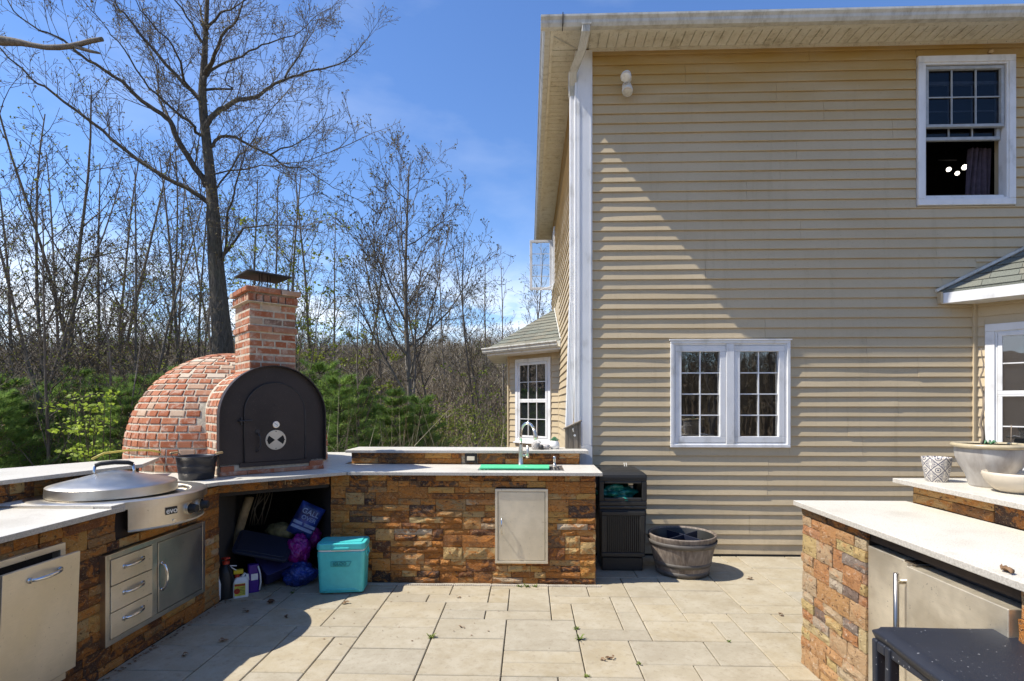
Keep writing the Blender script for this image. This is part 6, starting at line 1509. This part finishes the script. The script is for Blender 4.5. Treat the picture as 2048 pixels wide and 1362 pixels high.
def bare_tree(seed, H, r0, start, spread, nl, lean=0.0, forks=1, up=.10, maxl=4, limb=.34, dens=1.0, keep=.5, budmat='bud'):
    t = Tree(seed, rmin=.0062, lmin=.24, bud=.8, budsize=.055, dens=dens * 1.22); R = t.r
    for f_ in range(forks):
        n = 11; p = Vector((R.uniform(-.15, .15) * (forks > 1), R.uniform(-.15, .15) * (forks > 1), 0)); a_ = R.uniform(0, 6.28); tilt = (lean + R.uniform(0, .10)) if forks == 1 else R.uniform(.08, .2)
        d = Vector((sin(tilt) * cos(a_), sin(tilt) * sin(a_), cos(tilt))); pts, dirs = [p.copy()], [d.copy()]; Hh = H * (1 if f_ == 0 else R.uniform(.7, .95))
        for i in range(n):
            d = (d + Vector((R.uniform(-1, 1), R.uniform(-1, 1), 0)) * .065 + Vector((0, 0, .05))).normalized(); p = p + d * Hh / n; pts.append(p.copy()); dirs.append(d.copy())
        rr = [r0 * (1 - .9 * (i / n) ** .85) + .008 for i in range(n + 1)]; t.tube(pts, rr, True)
        for k in range(nl):
            s_ = start + (1 - start) * (k + R.random() * .8) / nl; s_ = min(.985, s_); a = s_ * n; j = int(a); q = pts[j].lerp(pts[j + 1], a - j)
            az = k * 2.4 + R.uniform(-.5, .5); el = radians(R.uniform(25, 60)); sp_ = spread * (1 if s_ > .4 else .8)
            dd = Vector((cos(az) * cos(el) * sp_, sin(az) * cos(el) * sp_, sin(el)))
            t.grow(q, dd, H * limb * R.uniform(.7, 1.15) * (1 - .62 * (s_ - start) / (1 - start)), max(.012, rr[j] * R.uniform(.35, .55)), 1, up, maxl)
    return (t.wood.mesh('trunk', 'bark_pale', True), t.fine.mesh('crown', 'twig'), t.budmesh(keep).mesh('buds', budmat))
KIND = {0: [bare_tree(101, 10, .085, .16, 1.0, 17, .10, budmat='spring_leaf', keep=.55, dens=.85), bare_tree(102, 10, .07, .18, .9, 17, .2, dens=.85)],
        1: [bare_tree(103, 10, .055, .14, .8, 15, .02, forks=2, limb=.26, dens=.8), bare_tree(104, 10, .062, .12, .7, 18, .05, limb=.26, dens=.85)],
        2: [bare_tree(105, 10, .065, .2, .75, 17, .04, limb=.26, up=.16, dens=.9), bare_tree(106, 10, .058, .2, .8, 17, .14, limb=.28, up=.14, dens=.85), bare_tree(107, 10, .08, .25, .9, 17, .0, limb=.3, dens=.85, budmat='spring_leaf', keep=.4)],
        3: [bare_tree(108, 10, .125, .30, 1.45, 20, .0, limb=.44, up=.15, dens=.98)]}
def place_tree(meshes, x, y, top, label, rz, group='bare trees of the woods'):
    z0 = gz(x, y) - .1; s_ = (top - z0) / 10.0
    t = empty('bare_tree', label, 'tree', (x, y, z0), group, rz)
    for nm, me in zip(('trunk', 'crown', 'buds'), meshes):
        o = bpy.data.objects.new(nm, me); COL.objects.link(o); o.parent = t
        if nm != 'trunk': o['kind'] = 'stuff'
        o.scale = (s_ * .92, s_ * .92, s_)
    return t
GENERIC = 'slender leafless tree among many alike in the woods behind the patio'
special = {1: 'pale straight double trunk standing nearest behind the left raised shelf', 23: 'wide crowned bare tree standing alone in the gap right of the chimney', 37: 'small bare tree seen through the open upstairs casement', 31: 'bare tree rising above the ridge of the far bay roof'}
rt = random.Random(9)
for i, (x, y, top, v) in enumerate(TREES):
    if i in (5, 9, 12, 18, 20, 21, 24, 26, 36, 38) : continue
    ks = KIND[v]; lab = special.get(i, GENERIC)
    place_tree(ks[i % len(ks)], x, y, top * (1.0 if v != 3 else .93), lab, rt.uniform(0, 6.28))
for (x, y, top, v) in [(-7.3, 7.9, 4.4, 1), (-6.6, 8.4, 3.6, 2), (-5.3, 8.9, 3.4, 1), (-8.4, 8.2, 5.2, 2), (-4.2, 9.6, 3.6, 1), (-6.1, 7.6, 3.0, 0), (-3.2, 10.2, 3.8, 2), (-7.9, 9.2, 5.6, 0), (-9.3, 9.0, 6.0, 1)]:
    place_tree(KIND[v][-1], x, y, top, 'thin pale young tree among several leafless ones standing between the pines', rt.uniform(0, 6.28), 'thin young trees between the pines')
for (x, y, top, v) in [(9, -16, 11, 2), (4, -19, 12, 0), (-3, -17, 10, 1), (-9, -14, 11, 2), (13, -11, 11, 1), (-14, -6, 10, 2), (0, -24, 13, 2), (7, -25, 12, 1), (-7, -23, 12, 0), (3.2, -9, 8, 1), (5.2, -11, 9, 0), (6.8, -9.5, 8, 2), (2.2, -13, 10, 2), (4.2, -14, 10, 1), (8, -13, 10, 0), (5.8, -16, 11, 2), (2.8, -17, 11, 0), (9.5, -10, 9, 1)]:
    place_tree(KIND[v][0], x, y, top, GENERIC, rt.uniform(0, 6.28))

# white pines: whorls of drooping boughs with needle tufts
def pine(seed, H=3.6, R0=1.25):
    R = random.Random(seed); w = MB(); nd = MB(); w.tube([(0, 0, 0), (.02, 0, H * .5), (0, .02, H * .97)], [.045, .03, .006], 6)
    def tuft(p, d):
        for _ in range(13):
            q = (d + Vector((R.uniform(-1, 1), R.uniform(-1, 1), R.uniform(-.5, 1))) * .85).normalized() * R.uniform(.09, .17)
            c = q.cross(Vector((R.uniform(-1, 1), R.uniform(-1, 1), R.uniform(-1, 1)))).normalized() * .0042
            nd.add([p - c, p + c, p + q], [(0, 1, 2)])
    z = H * .06
    while z < H * .97:
        t = z / H; rad_ = R0 * (1 - t) ** .75 + .10; n = 6 if t < .8 else 4; o_ = R.uniform(0, 6)
        for k in range(n):
            a_ = o_ + 6.283 * k / n + R.uniform(-.3, .3); L_ = rad_ * R.uniform(.65, 1.15); m_ = 6; p = Vector((0, 0, z)); pts = [p.copy()]
            for i in range(m_):
                s_ = i / m_; p = p + Vector((cos(a_ + R.uniform(-.15, .15)), sin(a_ + R.uniform(-.15, .15)), .12 + .45 * s_ + .5 * t)) .normalized() * L_ / m_; pts.append(p.copy())
            w.tube(pts, [.014 * (1 - i / (m_ + 1)) + .002 for i in range(m_ + 1)], 3, cap=False)
            for i in range(2, m_ + 1):
                dd = (pts[i] - pts[i - 1]).normalized(); tuft(pts[i], dd); tuft(pts[i].lerp(pts[i - 1], .5), dd)
                for sd in (-1, 1):
                    if i < 2: continue
                    side = Vector((-dd.y, dd.x, .15)) * sd; l2 = L_ * .36 * (1 - .5 * i / m_) + .06; e = pts[i - 1] + (side * .8 + dd * .7).normalized() * l2
                    w.tube([pts[i - 1], e], [.005, .002], 3, cap=False)
                    for q in range(1, 4): tuft(pts[i - 1].lerp(e, q / 3), (e - pts[i - 1]).normalized())
        z += H * R.uniform(.06, .085)
    return w.mesh('trunk', 'bark_pale'), nd.mesh('needles', 'pine_needle')
PINE = [pine(1), pine(2, 3.6, 1.45), pine(3, 3.6, 1.1)]
GP = 'young white pine with soft green needles, one of the row behind the raised shelves'
for i, (x, y, top) in enumerate(PINES + [(-5.9, 9.6, 2.0), (-7.8, 7.6, 1.75), (-5.2, 8.6, 1.3), (-7.9, 10.6, 2.1), (-9.9, 9.6, 2.1), (-6.2, 8.0, 1.75)]):
    if i in (6, 7, 8, 9, 10): top += .22
    z0 = gz(x, y) - .05; s_ = (top - z0) / 3.6
    lab = {6: 'dark green young pine just right of the oven front', 8: 'broad low dark pine in the middle of the gap behind the sink shelf'}.get(i, GP)
    t = empty('pine_tree', lab, 'pine tree', (x, y, z0), None if i in (6, 8) else 'young white pines behind the patio', rt.uniform(0, 6.28))
    for nm, me in zip(('trunk', 'needles'), PINE[i % 3]):
        o = bpy.data.objects.new(nm, me); COL.objects.link(o); o.parent = t; o.scale = (s_ * 1.15, s_ * 1.15, s_)
        if nm != 'trunk': o['kind'] = 'stuff'

# sapling in fresh leaf
def leafy(name, label, x, y, z0, H, W_, n, mat, seed, cat='sapling', size=.05, group=None):
    R = random.Random(seed); t = empty(name, label, cat, (x, y, z0), group); w = MB(); lv = MB()
    for k in range(5):
        a_ = R.uniform(0, 6.28); p = Vector((0, 0, 0)); pts = [p.copy()]
        for i in range(6): p = p + Vector((cos(a_) * W_ * .2 * R.uniform(.2, 1), sin(a_) * W_ * .2 * R.uniform(.2, 1), H / 6)); pts.append(p.copy())
        w.tube(pts, [.012 * (1 - i / 7) + .002 for i in range(7)], 4, cap=False)
        for i in range(2, 7):
            for s_ in range(3):
                b = R.uniform(0, 6.28); e = pts[i] + Vector((cos(b), sin(b), .4)) * W_ * R.uniform(.15, .4); w.tube([pts[i], e], [.004, .002], 3, cap=False)
                for q in range(n):
                    c = pts[i].lerp(e, R.uniform(.2, 1.1)) + Vector((R.uniform(-1, 1), R.uniform(-1, 1), R.uniform(-1, 1))) * .05
                    d = Vector((R.uniform(-1, 1), R.uniform(-1, 1), R.uniform(-.6, .4))).normalized() * size * R.uniform(.6, 1.2); f = d.cross(Vector((R.uniform(-1, 1), R.uniform(-1, 1), R.uniform(-1, 1)))).normalized() * size * .38
                    lv.add([c, c + d * .45 + f, c + d, c + d * .45 - f], [(0, 1, 2, 3)])
    w.build('stems', 'twig', t); lv.build('leaves', mat, t)['kind'] = 'stuff'; return t
leafy('sapling', 'lime green leafy sapling behind the left raised shelf', -5.62, 6.6, -.3, 1.75, .42, 5, 'lime_leaf', 3, size=.065)
leafy('sapling', 'low lime green sapling spray beside the taller leafy sapling', -5.45, 6.75, -.3, 1.9, .35, 4, 'lime_leaf', 5, size=.055)
rs_ = random.Random(44)
for i in range(26):
    px_ = rs_.uniform(-.40, .0); y = rs_.uniform(13, 24); x = px_ * y
    if i % 3 == 0: x = rs_.uniform(-1.0, -.45) * y
    t = leafy('understorey_bush', 'thin yellow green understorey bush among the trunks of the woods', x, y, gz(x, y), rs_.uniform(2.2, 4.4), rs_.uniform(1.5, 2.6), 7, 'spring_leaf', 60 + i, 'bush', .085, 'thin bushes of the understorey')
leafy('understorey_bush', 'yellow green bush in new leaf just right of the chimney', -5.4, 15.5, gz(-5.4, 15.5), 5.2, 2.4, 14, 'spring_leaf', 99, 'bush', .10)
leafy('understorey_bush', 'yellow green leafy tree top high beside the chimney cap', -4.9, 11.2, 1.2, 3.9, 1.6, 8, 'spring_leaf', 98, 'bush', .075)

# tangled undergrowth, brush on the slope and the far wooded hill (masses)
R = random.Random(70); m = MB()
for i in range(9000):
    y = 8.5 + 22 * R.random() ** 1.2; x = R.uniform(-1.15, .12) * y - .3
    if x > -.5 and y < 13.5: continue
    z = gz(x, y); h = R.uniform(.4, 2.6); a_ = R.uniform(0, 6.28); d = Vector((cos(a_) * R.uniform(.1, .9), sin(a_) * R.uniform(.1, .9), 1)).normalized(); p = Vector((x, y, z)); w_ = .004 + y * .00045
    q = p + d * h * .55 + Vector((R.uniform(-.12, .12), 0, 0)); e = q + (d + Vector((R.uniform(-.6, .6), R.uniform(-.6, .6), -.1))).normalized() * h * .5; oa = R.uniform(-1.4, 1.4); s_ = Vector((w_ * cos(oa), w_ * sin(oa), 0))
    m.add([p - s_, p + s_, q + s_ * .7, e, q - s_ * .7], [(0, 1, 2, 4), (4, 2, 3)])
tag(m.build('undergrowth', 'brush_twig'), 'tangled leafless brush filling the ground between the trees', 'undergrowth', kind='stuff')
m = MB()
for i in range(9000):
    y = 9.5 + 20 * R.random(); x = R.uniform(-1.1, .05) * y
    if y < 13.5: continue
    z = gz(x, y) + R.uniform(.1, 3.4); p = Vector((x, y, z))
    for k in range(3):
        d = Vector((R.uniform(-1, 1), R.uniform(-1, 1), R.uniform(-1, 1))).normalized() * .07; f = d.cross(Vector((R.uniform(-1, 1), R.uniform(-1, 1), R.uniform(-1, 1)))).normalized() * .03; c = p + Vector((R.uniform(-.2, .2), R.uniform(-.2, .2), R.uniform(-.2, .2)))
        m.add([c, c + d * .5 + f, c + d, c + d * .5 - f], [(0, 1, 2, 3)])
tag(m.build('undergrowth_leaves', 'spring_leaf'), 'scattered first spring leaves among the brush', 'foliage', kind='stuff')
m = MB()
for i in range(17500):
    y = 30 + 62 * R.random(); x = R.uniform(-1.35, .45) * y
    if i >= 15000: y = -14 - 44 * R.random(); x = R.uniform(-12, 30)
    z = gz(x, y); h = R.uniform(2.2, 5.0) * (1 if y < 80 else .55); p = Vector((x, y, z)); w_ = .05 + abs(y) * .0008; oa = R.uniform(-1.2, 1.2); l_ = Vector((w_ * cos(oa) , w_ * sin(oa), 0)) * 1.15; t_ = p + Vector((R.uniform(-.3, .3), 0, h))
    m.add([p - l_ * .8, p + l_ * .8, t_], [(0, 1, 2)])
    for k in range(7):
        f = R.uniform(.35, .95); c = p.lerp(t_, f); a_ = R.choice((-1, 1)) * R.uniform(.3, 1.1); e = c + Vector((sin(a_), R.uniform(-.6, .6), cos(a_))) * h * R.uniform(.15, .34); m.add([c - l_ * .3, c + l_ * .3, e], [(0, 1, 2)])
tag(m.build('distant_woods', 'far_twig'), 'brown leafless woods covering the far hillside', 'woods', kind='stuff')

# ---- leaf litter, weeds in the joints
m = MB(); R = random.Random(81)
def litter(x, y, s_, z=0.003):
    n = 6; a0_ = R.uniform(0, 6.28); pts = []
    for k in range(n):
        a_ = a0_ + 6.283 * k / n; rr_ = s_ * R.uniform(.45, 1.1); pts.append((x + rr_ * cos(a_), y + rr_ * .7 * sin(a_), z + R.uniform(0, s_ * .5)))
    m.add(pts + [(x, y, z + s_ * .15)], [(k, (k + 1) % n, n) for k in range(n)])
for i in range(70): litter(R.gauss(-1.2, .7), R.gauss(3.9, .5), R.uniform(.004, .010))
for i in range(90):
    t = R.random(); x, y = -2.33 + .04 * R.random(), 2.7 + 1.4 * t; litter(x, y, R.uniform(.004, .014))
for i in range(110): p = FO.P(R.uniform(0, .8), R.uniform(-.5, .12), 0); litter(p[0], p[1], R.uniform(.005, .016))
for x, y, s_ in ((-1.95, 4.02, .045), (-2.05, 3.85, .03), (-1.72, 3.75, .025), (-1.93, 3.36, .03), (-1.38, 4.03, .035), (.48, 3.2, .03), (.44, 3.18, .022), (-2.05, 3.15, .03), (1.9, 4.7, .03), (.5, 4.95, .02), (1.8, 3.9, .02), (-.55, 4.18, .018), (-.45, 3.62, .014)):
    for k in range(4): litter(x + R.uniform(-.02, .02), y + R.uniform(-.01, .01), s_ * R.uniform(.4, .8), .004 + .004 * k)
for i in range(40): litter(R.uniform(-1.3, .5), 4.44 + R.uniform(-.05, .02), R.uniform(.003, .007))
tag(m.build('leaf_litter', 'dry_leaf'), 'dry leaf crumbs scattered over the pavers and along the counter base', 'leaf litter', kind='stuff')
m = MB()
def weed(x, y, n, h):
    for k in range(n):
        a_ = R.uniform(0, 6.28); d = Vector((cos(a_), sin(a_), R.uniform(.4, 1.4))).normalized() * h * R.uniform(.5, 1.1); c = Vector((x + R.uniform(-.01, .01), y + R.uniform(-.008, .008), 0)); s_ = Vector((-sin(a_), cos(a_), 0)) * .004
        q = c + d * .6; e = c + d + Vector((0, 0, -h * .2)); m.add([c - s_, c + s_, q + s_, e, q - s_], [(0, 1, 2, 4), (4, 2, 3)])
for x, y, n, h in ((-.60, 3.30, 16, .05), (.30, 3.42, 14, .06), (.42, 3.78, 8, .03), (.62, 3.08, 10, .035), (.30, 3.02, 8, .03), (.46, 3.70, 8, .03), (-.08, 4.46, 14, .035), (-.02, 4.455, 18, .04), (.05, 4.46, 14, .035), (-1.35, 4.18, 12, .03), (1.1, 3.55, 8, .03), (-1.8, 4.25, 10, .03), (-.62, 3.24, 8, .03), (.33, 3.30, 8, .03), (.36, 3.15, 8, .025), (-1.52, 4.15, 8, .02)):
    if y < 4.4: x, y = min(CORNERS, key=lambda c: (c[0] - x) ** 2 + (c[1] - y) ** 2)
    weed(x, y, n, h)
tag(m.build('weeds', 'weed_leaf'), 'small weeds sprouting from the paver joints', 'weeds', kind='stuff')
